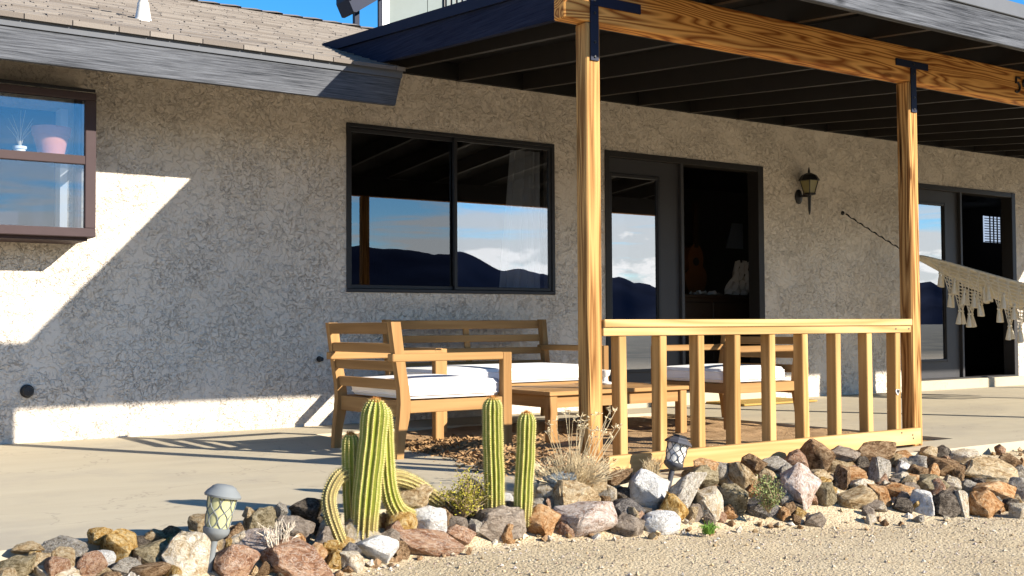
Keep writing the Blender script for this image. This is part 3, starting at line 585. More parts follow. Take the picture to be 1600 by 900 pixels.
# railing between the two near posts
rail = T('porch_railing', 'pale new timber railing with square balusters between the two porch posts', 'railing', (4.6, -3.47, 0))
X0, X1 = 3.432, 5.766
part('top_rail', B(X0, X1-.012, -3.522, -3.40, .709, .747, ch=.004), M['railx'], rail); part('under_rail', B(X0, X1-.014, -3.512, -3.474, .668, .708, ch=.003), M['railx'], rail)
b = MB(); z0, z1 = .022, .107; b.prism([(X0+.0, z0), (X1+.012, z0-.002), (X1+.012, z1+.004), (X0, z1-.002)], -3.548, -3.510); part('bottom_board', b, M['railx'], rail)
for i, x in enumerate((3.563, 3.813, 4.072, 4.321, 4.587, 4.847, 5.109, 5.384, 5.631)):
    b = MB(); b.M = Matrix.Translation((x, -3.472, 0)) @ Matrix.Rotation(radians((i*37 % 7)-3), 4, 'Z') @ Matrix.Rotation(radians(((i*53) % 5-2)*.25), 4, 'Y')
    b.box(-.023, .023, -.034, .034, .03, .6675, ch=.004); bl = part('baluster', b, M['railz'], rail)
b = MB(); hp = []
for i in range(24):
    t = 2*pi*i/24; hp.append((5.622+.0011*16*sin(t)**3, .325+.0013*(13*cos(t)-5*cos(2*t)-2*cos(3*t)-cos(4*t))))
b.prism(hp, -3.510, -3.5065); kn = part('heart_cutout', b, M['white'], rail, 'heart-shaped cutout low on the last baluster')
b = MB(); b.prism([(5.622+(p-5.622)*.7+.002, .325+(q-.325)*.72+.002) for p, q in hp], -3.5115, -3.5101); part('heart_recess', b, M['iron'], kn)
b = MB(); b.smooth = True
for x, z in ((5.60, .093), (5.70, .075), (5.705, .055), (5.73, .69), (5.61, .69)): b = MB(); b.smooth = True; b.M = Matrix.Translation((x, -3.549 if z < .2 else -3.513, z)) @ Matrix.Rotation(pi/2, 4, 'X'); b.lathe([(.006, 0), (.001, .001)], 8); part('bolt', b, M['iron'], rail)

# ------------------------------------------------------------------ furniture
def rounded(mb, x0, x1, y0, y1, z0, z1, r=0.035, puff=0.012):
    n = 14; rows = []; mb.smooth = True
    cx, cy, hx, hy = (x0+x1)/2, (y0+y1)/2, (x1-x0)/2, (y1-y0)/2
    prof = [(0.0, z0), (-r*.0, z0), (0, z0+.006)]
    lev = [(r*1.2, z0+.002), (r*.35, z0+.006), (0, z0+r*.8), (-.004, (z0+z1)/2), (0, z1-r*.8), (r*.35, z1-.006), (r*1.2, z1), (min(hx, hy)*.6, z1+puff), (min(hx, hy)*.98, z1+puff*1.3)]
    for ins, z in lev:
        row = []
        ax, ay = max(.002, hx-ins), max(.002, hy-ins); rc = min(.05, ax*.9, ay*.9)
        for (sx_, sy_, a0) in ((1, 1, 0), (-1, 1, 90), (-1, -1, 180), (1, -1, 270)):
            for k in range(5):
                a = radians(a0+k*22.5); row.append((cx+sx_*(ax-rc)+rc*cos(a), cy+sy_*(ay-rc)+rc*sin(a), z))
        row.append(row[0]); rows.append(row)
    mb.grid(rows); mb.add(rows[-1][:-1], [list(range(20))]); mb.add(rows[0][:-1], [list(range(20))[::-1]])
    return mb
def cushion_at(x0, x1, y0, y1, z0, z1, label, group=None, rot=None):
    c = ((x0+x1)/2, (y0+y1)/2, z0); mb = MB(); rounded(mb, x0, x1, y0, y1, z0, z1)
    o = T('seat_cushion', label, 'cushion', c, group); part('cover', mb, M['cushion'], o)
    b = MB(); b.smooth = True; zz = z1-.026
    def ring(zz):
        pts = []; r = .05
        for (sx_, sy_, a0) in ((1, 1, 0), (-1, 1, 90), (-1, -1, 180), (1, -1, 270)):
            for k in range(4):
                a = radians(a0+k*30); pts.append(((x0+x1)/2+sx_*((x1-x0)/2-r)+(r+.002)*cos(a), (y0+y1)/2+sy_*((y1-y0)/2-r)+(r+.002)*sin(a), zz))
        return pts+[pts[0]]
    b.tube(ring(z1-.028), .0045, 6, cap=False); b2 = MB(); b2.smooth = True; b2.tube(ring(z0+.026), .0045, 6, cap=False)
    part('piping', b, M['cushion'], o); part('piping', b2, M['cushion'], o); return o
REAR = [(-.012, 0), (.030, 0), (.045, .12), (.068, .22), (.076, .30), (.066, .38), (.045, .50), (.012, .745), (-.048, .745), (-.012, .50), (.008, .38), (.012, .30), (.006, .22), (-.006, .12)]
def chair_frame(root, w, d, slats, back_h=.745, centre=False, dx=0.0):
    """front faces +X in local space, rear legs at x=0, width along Y"""
    h = w/2; k = back_h/.745
    for s in (-1, 1):
        b = MB(); b.prism([(p, q*k if q > .4 else q) for p, q in REAR], s*h-(s > 0)*.046, s*h+(s < 0)*.046, 'y'); part('rear_leg', b, M['teakz'], root)
        b = MB(); b.box(d-.062, d, *sorted((s*h, s*(h-.048))), 0, .569, ch=.004); part('front_leg', b, M['teakz'], root)
        b = MB(); b.box(-.040, d-.063, *sorted((s*(h+.004), s*(h-.056))), .527, .571, ch=.005); part('armrest', b, M['teakx'], root)
        b = MB(); b.box(.075, d-.063, *sorted((s*(h-.008), s*(h-.034))), .245, .312, ch=.003); part('side_rail', b, M['teakx'], root)
    part('front_rail', B(d-.045, d-.018, -h+.049, h-.049, .245, .312, ch=.003), M['teaky'], root)
    part('rear_rail', B(.03, .056, -h+.047, h-.047, .225, .312, ch=.003), M['teaky'], root)
    for z0, z1 in slats:
        zc = (z0+z1)/2; off = .045-.075*max(0, (zc-.33))/.41*1.15
        b = MB(); b.M = Matrix.Translation((off, 0, zc)) @ Matrix.Rotation(radians(-8), 4, 'Y'); b.box(-.011, .011, -h+.047, h-.047, -(z1-z0)/2, (z1-z0)/2, ch=.003); part('back_slat', b, M['teaky'], root)
    if centre:
        b = MB(); b.M = Matrix.Translation((.0, 0, .56)) @ Matrix.Rotation(radians(-10.5), 4, 'Y'); b.box(-.028, -.013, -.024, .024, -.24, .21); part('back_upright', b, M['teakz'], root)
    for i in range(7):
        x = .09+(d-.2)*i/6; part('seat_slat', B(x-.03, x+.03, -h+.036, h-.036, .292, .309), M['teaky'], root)
SLC = [(.680, .742), (.575, .628), (.475, .528), (.372, .428)]
def armchair(label):
    t = T('armchair', label, 'armchair', (0, 0, 0), 'teak armchairs at the coffee table'); chair_frame(t, .79, .757, SLC); return t
a1 = armchair('slatted teak armchair with its back to the left, nearest the cacti')
a1.location = (3.03, -1.845, 0); a1.rotation_euler = (0, 0, radians(1.0))
a2 = copy_tree(a1); a2['label'] = 'slatted teak armchair seen through the railing balusters, facing left'
a2.location = (6.44, -1.69, 0); a2.rotation_euler = (0, 0, radians(180))
sf = T('sofa', 'slatted teak loveseat against the stucco wall under the window', 'sofa', (0, 0, 0)); chair_frame(sf, 1.46, .80, [(.700, .765), (.598, .652), (.500, .552), (.4, .45)], .772, True)
sf.location = (4.74, -.27, 0); sf.rotation_euler = (0, 0, radians(-90))
cushion_at(3.105, 3.765, -2.18, -1.51, .313, .420, 'thick white cushion on the left armchair', 'white canvas seat cushions')
cushion_at(5.705, 6.345, -2.02, -1.36, .313, .420, 'thick white cushion on the armchair behind the balusters', 'white canvas seat cushions')
cushion_at(4.05, 5.43, -1.03, -.34, .313, .425, 'long white cushion on the loveseat', 'white canvas seat cushions')
tb = T('coffee_table', 'low teak coffee table with a planked top between the seats', 'table', (4.9, -1.5, 0))
TX0, TX1, TY0, TY1, TZ = 4.305, 5.50, -1.90, -1.12, .302
for i in range(7):
    y = TY0+.062+(TY1-TY0-.124)*i/7; part('plank', B(TX0+.062, TX1-.062, y+.003, y+(TY1-TY0-.124)/7-.003, TZ-.024, TZ-.001, ch=.002), M['teakx'], tb)
for y in (TY0, TY1-.06): part('edge_board', B(TX0, TX1, y, y+.06, TZ-.026, TZ, ch=.003), M['teakx'], tb)
for x in (TX0, TX1-.06): part('edge_board', B(x, x+.06, TY0+.061, TY1-.061, TZ-.026, TZ, ch=.003), M['teaky'], tb)
for x in (TX0+.012, TX1-.072):
    for y in (TY0+.012, TY1-.072): part('leg', B(x, x+.06, y, y+.06, -.03, TZ-.027, ch=.004), M['teakz'], tb)
for y in (TY0+.03, TY1-.052): part('apron', B(TX0+.073, TX1-.073, y, y+.022, TZ-.105, TZ-.027), M['teakx'], tb)
for x in (TX0+.03, TX1-.052): part('apron', B(x, x+.022, TY0+.073, TY1-.073, TZ-.105, TZ-.027), M['teaky'], tb)
t = T('candle_holder', 'small clear glass candle holder on the coffee table beside the post', 'candle holder', (5.205, -1.35, TZ))
mb = MB(); mb.smooth = True; mb.M = Matrix.Translation((5.205, -1.35, TZ)); mb.lathe([(.001, 0), (.05, .001), (.055, .012), (.022, .02), (.016, .05), (.034, .065), (.04, .10), (.036, .10), (.03, .07), (.001, .06)], 14); part('bowl', mb, M['quartz'], t)
for k, lb in ((2, 'small rough crystal on the table left of the candle holder'), (0, 'small rough crystal on the table right of the candle holder')):
    a = k*1.5; mb = MB(); mb.M = Matrix.Translation((5.205+.085*cos(a), -1.35+.07*sin(a), TZ+.014)) @ Matrix.Rotation(k, 4, 'X'); mb.add([(.02, 0, 0), (-.02, 0, 0), (0, .016, 0), (0, -.016, 0), (0, 0, .017), (0, 0, -.017)], [(0, 2, 4), (2, 1, 4), (1, 3, 4), (3, 0, 4), (2, 0, 5), (1, 2, 5), (3, 1, 5), (0, 3, 5)])
    solo('crystal', mb, M['quartz'], lb, 'crystal', 'crystals on the coffee table')
mb = MB(); mb.box(7.42, 8.38, -.56, -.04, .004, .022, ch=.005); mt = solo('door_mat', mb, M['coir'], 'golden coir doormat in front of the open patio door', 'doormat')
t = T('wall_lantern', 'black carriage lantern with amber glass on the porch wall', 'wall lamp', (8.80, 0, 1.95))
def at(x, y, z): return Matrix.Translation((x, y, z))
lx, ly, lz = 8.815, -.12, 2.05
mb = MB(); mb.smooth = True; mb.M = at(8.79, -.001, 1.985) @ Matrix.Rotation(pi/2, 4, 'X') @ Matrix.Scale(1.45, 4, (0, 1, 0)); mb.lathe([(.05, 0), (.05, .012), (.038, .022), (.001, .025)], 20); part('backplate', mb, M['iron'], t)
mb = MB(); mb.smooth = True; mb.tube([(8.79, -.02, 1.985), (8.80, -.06, 1.99), (lx, -.11, 1.985), (lx, ly, 2.0)], .012, 8); mb.tube([(lx, ly, 1.80), (lx, ly, 1.84), (lx, ly, 1.93), (lx, ly, 2.0)], [.004, .012, .015, .02], 8); part('arm', mb, M['iron'], t)
mb = MB(); mb.M = at(lx, ly, 0) @ Matrix.Rotation(pi/4, 4, 'Z'); mb.lathe([(.052, 2.015), (.085, 2.135)], 4); part('glass', mb, M['amber'], t)
mb = MB()
for k in range(4):
    a = pi/2*k+pi/2; c_, s_ = cos(a), sin(a); c2, s2 = cos(a+pi/4), sin(a+pi/4)
    mb.tube([(lx+.053*c2, ly+.053*s2, 2.012), (lx+.087*c2, ly+.087*s2, 2.138)], .006, 4)
mb.M = at(lx, ly, 0) @ Matrix.Rotation(pi/4, 4, 'Z'); mb.lathe([(.03, 1.99), (.062, 1.998), (.062, 2.013), (.03, 2.014)], 4, cap=True); part('cage', mb, M['iron'], t)
mb = MB(); mb.M = at(lx, ly, 0) @ Matrix.Rotation(pi/4, 4, 'Z'); mb.lathe([(.104, 2.135), (.102, 2.145), (.072, 2.19), (.03, 2.21), (.012, 2.215), (.012, 2.23), (.004, 2.265), (.001, 2.27)], 8, cap=True); part('cap', mb, M['iron'], t)

# ------------------------------------------------------------------ hammock from the wall to the next post
H0, H1 = Vector((9.451, -.02, 1.858)), Vector((11.45, -3.42, 1.88))
hk = T('hammock', 'cream cotton hammock with a tasselled fringe slung from the stucco wall', 'hammock', tuple(H0))
ax = Vector((H1.x-H0.x, H1.y-H0.y, 0)).normalized(); sd = Vector((ax.y, -ax.x, 0))     # sd points to the camera side
if sd.y > 0 : sd = -sd
def hz(s): return .76+1.10*abs(2*s-1)**1.35
def hp(s): p_ = H0.lerp(H1, s); return Vector((p_.x, p_.y, hz(s)))
mb = MB(); mb.smooth = True; mb.M = at(H0.x, .0, H0.z) @ Matrix.Rotation(pi/2, 4, 'X'); mb.lathe([(.022, 0), (.022, .01), (.012, .02), (.001, .03)], 12); part('wall_hook', mb, M['iron'], hk)
mb = MB(); mb.smooth = True
for k in range(16):
    s0, s1 = .005+k*.0085, .005+(k+1)*.0085; mb.tube([hp(s0), hp((s0+s1)/2)+Vector((0, 0, .006*(-1)**k)), hp(s1)], .0055 if k % 2 else .0085, 5)
part('chain', mb, M['iron'], hk)
SA, SB = .175, .83
for k in range(9):
    f = (k-4)/4; mb = MB(); p0, p1 = hp(.14), hp(SA+.03)+sd*f*.10+Vector((0, 0, .05*abs(f))); mb.tube([p0, p0.lerp(p1, .5)+Vector((0, 0, -.01)), p1], .005, 5); part('rope', mb, M['rope'], hk)
def hw(s): q = (s-SA)/(SB-SA); return .035+.55*sin(pi*min(1, max(0, q)))**.75
def hs(s, f):   # f in -1..1 across; sagging middle, edges pulled up
    w_ = hw(s); c_ = hp(s); return c_+sd*(f*w_*.62)+Vector((0, 0, (f*f)*w_*.42-.0*w_))+Vector((0, 0, .012*sin(f*14+s*9)*(1-abs(f))))
mb = MB(); mb.smooth = True; mb.grid([[hs(SA+(SB-SA)*i/36, -1+2*j/22) for j in range(23)] for i in range(37)]); part('canvas', mb, M['hammock'], hk)
mb = MB(); mb.smooth = True; mb.tube([hs(SA+(SB-SA)*i/36, 1)+Vector((0, 0, .004)) for i in range(37)], .013, 6); part('edge_cord', mb, M['rope'], hk)
mb = MB(); mb.smooth = True; mb.tube([hs(SA+(SB-SA)*i/36, -1)+Vector((0, 0, .004)) for i in range(37)], .013, 6); part('edge_cord', mb, M['rope'], hk)
tas = MB(); tas.smooth = True; tas.lathe([(.004, .03), (.013, .022), (.016, .006), (.009, 0), (.011, -.005), (.020, -.06), (.026, -.115), (.014, -.118), (.001, -.10)], 10)
tasm = mesh_of('tassel', tas, M['rope'])
rr = random.Random(11)
def fringe(side, n):
    net = MB(); net.smooth = True
    for k in range(n):
        s = SA+.06+(SB-SA-.10)*k/(n-1); e = hs(s, side)+sd*side*.012
        drop = .12+.33*abs(sin(k*pi/5.0))**1.2
        nx = hs(min(SB, s+(SB-SA)/(n-1)), side)+sd*side*.012; pv = hs(max(SA, s-(SB-SA)/(n-1)), side)+sd*side*.012
        b_ = e+Vector((0, 0, -drop))
        net.tube([nx, nx.lerp(b_, .6)+Vector((0, 0, .01)), b_], .0045, 4); net.tube([pv, pv.lerp(b_, .6)+Vector((0, 0, .01)), b_], .0045, 4); net.tube([e, b_], .0045, 4)
        m_ = int(drop/.035)
        for q in range(1, m_+1):
            f = q/(m_+1); net.tube([nx.lerp(b_, f), e.lerp(b_, f)+sd*side*.006+Vector((0, 0, -.012)), pv.lerp(b_, f)], .004, 4)
        o = part('tassel', tasm, None, hk); o.location = b_-H0+Vector((0, 0, -.012)); o.rotation_euler = (rr.uniform(-.12, .12), rr.uniform(-.12, .12), rr.random()*6)
        if drop > .12:
            o = part('tassel', tasm, None, hk); o.location = e.lerp(b_, .55)-H0+(nx-e)*.45; o.rotation_euler = (rr.uniform(-.15, .15), rr.uniform(-.15, .15), rr.random()*6)
    part('net', net, M['rope'], hk, kind='stuff')
fringe(1, 26); fringe(-1, 26)
mb = MB(); mb.smooth = True; mb.tube([hp(SB), hp(.92), H1], .008, 6); part('rope', mb, M['rope'], hk)

# ------------------------------------------------------------------ solar path lights
def solar(label, base, tilt_ax, tilt, cap_m, glass_m, stake_m, octo):
    t = T('solar_light', label, 'path light', (0, 0, 0), 'solar path lights among the rocks')
    mb = MB(); mb.smooth = True; mb.tube([(0, 0, -.12), (0, 0, .055)], .013, 10); part('stake', mb, stake_m, t)
    mb = MB(); mb.smooth = True; mb.lathe([(.012, .035), (.03, .045), (.043, .055), (.047, .062), (.047, .072), (.040, .074)], 20, cap=True); part('base_ring', mb, cap_m, t)
    mb = MB(); mb.smooth = True; mb.lathe([(.040, .072), (.046, .12), (.050, .165)], 20); part('glass', mb, glass_m, t)
    mb = MB(); mb.smooth = True
    for k in range(8):
        for sg in (1, -1):
            pts = []
            for i in range(9):
                f = i/8; a = 2*pi*k/8+sg*.40*sin(f*2*pi); r = .041+.010*f+.0015; pts.append((r*cos(a), r*sin(a), .072+.095*f))
            mb.tube(pts, .0019, 4)
    part('lattice', mb, cap_m if octo else M['silver'], t, kind='stuff')
    mb = MB(); mb.smooth = not octo; n_ = 8 if octo else 28
    mb.lathe([(.046, .162), (.064, .160), (.066, .165), (.057, .176), (.044, .186), (.042, .189), (.028, .195), (.001, .197)], n_); part('cap', mb, cap_m, t)
    if octo:
        mb = MB(); mb.lathe([(.034, .195), (.034, .203), (.001, .204)], 8); part('solar_panel', mb, M['iron'], t)
    t.location = base; t.scale = (1, 1, 1) if octo else (.95, .95, 1.18); t.rotation_euler = Matrix.Rotation(radians(tilt), 3, Vector(tilt_ax)).to_euler(); return t
solar('leaning solar light with a silver cap and cream glass among the left rocks', (1.375, -3.95, -.04), (.08, 1, 0), 11, M['silver'], M['frost'], M['silver'], False)
solar('tilted solar light with a dark octagonal cap in front of the railing', (3.675, -3.70, .005), (.25, 1, 0), 15, M['charcoal'], M['frost2'], M['charcoal'], True)

# ------------------------------------------------------------------ cacti
def smooth_path(pts, n):
    out = []; m = len(pts)-1
    for i in range(n+1):
        t = i/n*m; k = min(int(t), m-1); f = t-k; P = [Vector(pts[max(0, min(m, k+d))]) for d in (-1, 0, 1, 2)]
        out.append(.5*((2*P[1])+(P[2]-P[0])*f+(2*P[0]-5*P[1]+4*P[2]-P[3])*f*f+(3*P[1]-P[0]-3*P[2]+P[3])*f**3))
    return out
def cactus_stem(root, pts, r, ribs=11, tip=True, m_='cactus', seed=0, label=None):
    rr = random.Random(seed); pa = smooth_path(pts, 34); n = ribs*6; mb = MB(); mb.smooth = True; rows = []; ref = None
    L = [0]
    for a, b in zip(pa, pa[1:]): L.append(L[-1]+(b-a).length)
    sp = MB(); cr = MB(); ph = rr.random()*6
    fr = []
    for i, p_ in enumerate(pa):
        tg = (pa[min(i+1, len(pa)-1)]-pa[max(i-1, 0)]).normalized()
        if ref is None: ref = Vector((1, 0, 0)) if abs(tg.x) < .9 else Vector((0, 1, 0))
        a = (ref-tg*ref.dot(tg)).normalized(); ref = a; b = tg.cross(a); d = L[-1]-L[i]
        rad = r*(.9+.1*min(1, L[i]/.1)); 
        if tip and d < r*1.25: rad *= max(.02, sqrt(max(0, 1-(1-d/(r*1.25))**2)))
        rad *= 1+.02*sin(L[i]*45+ph); fr.append((p_, a, b, tg, rad)); row = []
        for k in range(n+1):
            an = 2*pi*k/n+ph; g = abs(sin(an*ribs/2-ph*ribs/2)); rr_ = rad*(.78+.22*(1-g)**.7)
            row.append(p_+a*(cos(an)*rr_)+b*(sin(an)*rr_))
        rows.append(row)
    mb.grid(rows); st = part('stem', mb, M[m_], root, label)
    step = .009; s = .008
    while s < L[-1]-.004:
        i = max(j for j in range(len(L)) if L[j] <= s); f = 0 if i >= len(L)-1 else (s-L[i])/(L[i+1]-L[i]); q = fr[min(i+1, len(fr)-1)]; p0 = fr[i][0].lerp(q[0], f); rad = fr[i][4]+(q[4]-fr[i][4])*f; a, b, tg = fr[i][1:4]
        for k in range(ribs):
            an = 2*pi*k/ribs+ph; o = a*cos(an)+b*sin(an); w_ = tg.cross(o); base = p0+o*(rad*.99)
            # felted areole with short radiating spines
            u_ = .0026; sp.add([base-w_*u_-tg*u_, base+w_*u_-tg*u_, base+w_*u_+tg*u_, base-w_*u_+tg*u_, base+o*.004], [(0, 1, 4), (1, 2, 4), (2, 3, 4), (3, 0, 4)])
            for e in range(6):
                dr = (o*rr.uniform(.6, 1)+w_*rr.uniform(-.9, .9)+tg*rr.uniform(-.5, .8)).normalized(); l_ = rr.uniform(.008, .022); x_ = w_*.0007
                sp.add([base-x_, base+x_, base+dr*l_], [(0, 1, 2)])
        s += step
    part('spines', sp, M['spine'], st, kind='stuff')
    if tip:
        tpp = pa[-1]; tg = fr[-1][3]; a, b = fr[-1][1:3]
        for e in range(170):
            an = rr.random()*6.28; q = rr.random()**.5*r*.62; o = a*cos(an)+b*sin(an); base = tpp-tg*(r*.06+q*q/r*.75)+o*q; dr = (tg+o*rr.uniform(-.2, .8)).normalized(); x_ = tg.cross(dr).normalized()*.0009 if tg.cross(dr).length > .01 else a*.001
            cr.add([base-x_, base+x_, base+dr*rr.uniform(.008, .017)], [(0, 1, 2)])
        part('crown', cr, M['spine_red'], st, kind='stuff')
    return st
cc = T('cactus', 'clump of tall ribbed golden-spined torch cactus stems with orange crowns', 'cactus', (2.02, -3.84, -.05))
cactus_stem(cc, [(1.99, -3.86, -.07), (2.005, -3.86, .1), (2.03, -3.855, .28), (2.05, -3.85, .448)], .052, 15, seed=1)
cactus_stem(cc, [(2.27, -3.79, -.04), (2.185, -3.80, -.005), (2.130, -3.815, .06), (2.108, -3.82, .16), (2.098, -3.825, .30), (2.086, -3.83, .42)], .034, 12, seed=2)
cactus_stem(cc, [(1.978, -3.80, -.05), (1.976, -3.79, .12), (1.972, -3.79, .319)], .034, 12, seed=3)
cactus_stem(cc, [(1.90, -3.86, -.08), (1.866, -3.845, .02), (1.868, -3.82, .09), (1.91, -3.80, .15), (1.965, -3.78, .165)], .026, 10, False, 'cactus_old', 4, 'old corky brown stem arching at the left')
cactus_stem(cc, [(2.11, -3.79, .12), (2.17, -3.765, .135), (2.27, -3.745, .10), (2.35, -3.735, .045), (2.41, -3.73, .005)], .028, 11, True, 'cactus_old', 5, 'stem lying over to the right behind the clump')
c2 = T('cactus', 'taller left one of the two single ribbed cactus columns', 'cactus', (2.60, -3.82, -.06), 'single cactus columns')
cactus_stem(c2, [(2.602, -3.82, -.08), (2.604, -3.82, .08), (2.598, -3.82, .25), (2.597, -3.82, .43)], .041, 14, seed=6)
c3 = T('cactus', 'shorter right one of the two single ribbed cactus columns', 'cactus', (2.72, -3.86, -.09), 'single cactus columns')
cactus_stem(c3, [(2.715, -3.86, -.10), (2.722, -3.86, .06), (2.733, -3.86, .2), (2.740, -3.86, .366)], .038, 13, seed=7)

# ------------------------------------------------------------------ dry plants
def fan_bush(name, label, base, n, h, spread, r, m_, heads=None, seed=0, lean=(0, 0), cat='dry bush'):
    rr = random.Random(seed); t = T(name, label, cat, base); b = Vector(base); mb = MB(); hd = MB()
    for i in range(n):
        a = rr.random()*6.28; q = rr.random()**.6; o = Vector((cos(a), sin(a)*.7, 0)); l_ = h*rr.uniform(.45, 1.0)*(1-.25*q)
        p0 = b+o*(rr.random()*.03); end = b+o*(spread*q*rr.uniform(.6, 1.1))+Vector((lean[0]*l_, lean[1]*l_, l_)); mid = p0.lerp(end, .5)+o*(spread*.10*rr.random())+Vector((0, 0, .02))
        mb.tube([p0, mid, end], [r, r*.8, r*.5], 3, cap=False)
        for f in range(rr.choice((0, 1, 2, 2))):
            st = mid.lerp(end, rr.random()*.8); e2 = st+(end-mid).normalized()*h*.2*rr.random()+Vector((rr.uniform(-1, 1), rr.uniform(-1, 1), rr.uniform(0, 1)))*h*.16; mb.tube([st, e2], [r*.6, r*.35], 3, cap=False)
            if heads and rr.random() < heads*.5: hd.add([e2+Vector((rr.uniform(-1, 1), rr.uniform(-1, 1), rr.uniform(-.3, 1)))*.008 for _ in range(6)], [(0, 1, 2), (3, 4, 5), (0, 3, 4), (1, 2, 5)])
        if heads and rr.random() < heads: hd.add([end+Vector((rr.uniform(-1, 1), rr.uniform(-1, 1), rr.uniform(-.3, 1)))*.011 for _ in range(9)], [(0, 1, 2), (3, 4, 5), (6, 7, 8), (0, 4, 8), (1, 5, 6)])
    part('stems', mb, m_, t, kind='stuff')
    if heads: part('flower_heads', hd, M['straw_head'], t, kind='stuff')
    return t
fan_bush('dry_bush', 'large pale dry buckwheat bush at the foot of the left porch post', (3.09, -3.70, -.03), 620, .21, .26, .0016, M['straw'], .12, 1)
tl = T('dry_flower_stalks', 'tall dry flower stalks standing out of the pale bush', 'dry stalks', (3.12, -3.70, 0)); rr = random.Random(8); mb = MB(); hd = MB()
for i in range(26):
    x = rr.uniform(2.92, 3.36); z = rr.uniform(.22, .34); p0 = Vector((3.1+(x-3.1)*.35, -3.70, .02)); e = Vector((x, -3.70+rr.uniform(-.1, .05), z)); mb.tube([p0, p0.lerp(e, .5)+Vector((rr.uniform(-.01, .01), 0, .02)), e], [.0022, .0018, .0014], 4)
    for k in range(4):
        f = e+Vector((rr.uniform(-.02, .02), rr.uniform(-.02, .02), rr.uniform(.0, .02))); mb.tube([e, f], .0012, 3); hd.add([f+Vector((rr.uniform(-1, 1), rr.uniform(-1, 1), rr.uniform(-.4, .8)))*.009 for _ in range(6)], [(0, 1, 2), (3, 4, 5), (0, 3, 5), (1, 4, 2)])
part('stems', mb, M['straw'], tl, kind='stuff'); part('flower_heads', hd, M['straw'], tl, kind='stuff')
fan_bush('dry_tuft', 'small dry tuft against the bottom board left of the dark solar light', (3.60, -3.66, 0), 160, .11, .07, .0011, M['straw'], None, 2)
def leafy(name, label, base, n, h, spread, m_, leaf, nl, seed, cat='shrub'):
    rr = random.Random(seed); t = T(name, label, cat, base); b = Vector(base); tw = MB(); lv = MB()
    for i in range(n):
        a = rr.random()*6.28; q = rr.random()**.5; end = b+Vector((cos(a)*spread*q, sin(a)*spread*q*.6, h*rr.uniform(.4, 1)*(1-.3*q))); mid = b.lerp(end, .5)+Vector((rr.uniform(-1, 1), rr.uniform(-1, 1), rr.uniform(-.3, 1)))*h*.12
        tw.tube([b, mid, end], [.0026, .0018, .0008], 3, cap=False)
        for k in range(nl):
            f = rr.uniform(.25, 1); p_ = (b.lerp(mid, f*2) if f < .5 else mid.lerp(end, f*2-1))+Vector((rr.uniform(-1, 1), rr.uniform(-1, 1), rr.uniform(-1, 1)))*.016
            d1 = Vector((rr.uniform(-1, 1), rr.uniform(-1, 1), rr.uniform(-.2, 1))).normalized()*leaf*rr.uniform(.6, 1.2); d2 = d1.cross(Vector((rr.uniform(-1, 1), rr.uniform(-1, 1), rr.uniform(-1, 1)))).normalized()*leaf*.32
            lv.add([p_, p_+d1*.5+d2, p_+d1, p_+d1*.5-d2], [(0, 1, 2, 3)])
    part('twigs', tw, M['twig'], t, kind='stuff'); part('leaves', lv, m_, t, kind='stuff'); return t
leafy('yellow_shrub', 'low yellow-green shrub between the cactus clump and the single cacti', (2.47, -3.80, -.05), 75, .23, .15, M['yellowleaf'], .011, 26, 3)
leafy('green_shrub', 'sparse grey-green shrub growing among the rocks below the railing', (3.90, -4.10, -.13), 60, .21, .09, M['sage'], .012, 20, 4)
fan_bush('dead_twigs', 'bleached bare twigs among the rocks right of the pale solar light', (1.60, -3.98, -.06), 40, .13, .10, .0016, M['pale_twig'], None, 5)
fan_bush('grass_tuft', 'tiny bright green grass tuft at the foot of the rocks', (3.46, -4.17, -.165), 120, .05, .06, .0013, M['grass'], None, 6, cat='grass')
# curled dead leaves heaped in the bed left of the table
rr = random.Random(21); mb = MB(); mb.smooth = False
def heap(x, y): return .085*math.exp(-((x-3.62)/.33)**2-((y+2.15)/.55)**2)+.07*math.exp(-((x-3.28)/.22)**2-((y+3.0)/.4)**2)+.03*math.exp(-((x-4.2)/.5)**2-((y+1.5)/.3)**2)
k = 0
while k < 4600:
    x, y = rr.uniform(3.05, 4.7), rr.uniform(-3.45, -1.0); h_ = heap(x, y)
    if rr.random() > h_*14+.008: continue
    k += 1; l_ = rr.uniform(.012, .032); a = rr.random()*6.28; d = Vector((cos(a), sin(a), rr.uniform(-.3, .9))).normalized()*l_; s_ = d.cross(Vector((rr.uniform(-1, 1), rr.uniform(-1, 1), 1))).normalized()*l_*.38; u_ = d.cross(s_).normalized()*l_*rr.uniform(.15, .5)
    p_ = Vector((x, y, -.02+rr.random()*h_)); mb.add([p_-d, p_-s_+u_, p_+d+u_*.5, p_+s_+u_, p_-u_*.2], [(0, 1, 4), (1, 2, 4), (2, 3, 4), (3, 0, 4)])
solo('leaf_litter', mb, M['deadleaf'], kind='stuff')
mb = MB(); mb.smooth = True
mb.grid([[(x, y, -.045+heap(x, y)*.8) for x in [3.0+.06*i for i in range(29)]] for y in [-3.34+.06*i for i in range(40)]]); solo('litter_mound', mb, M['dirt'], kind='structure')

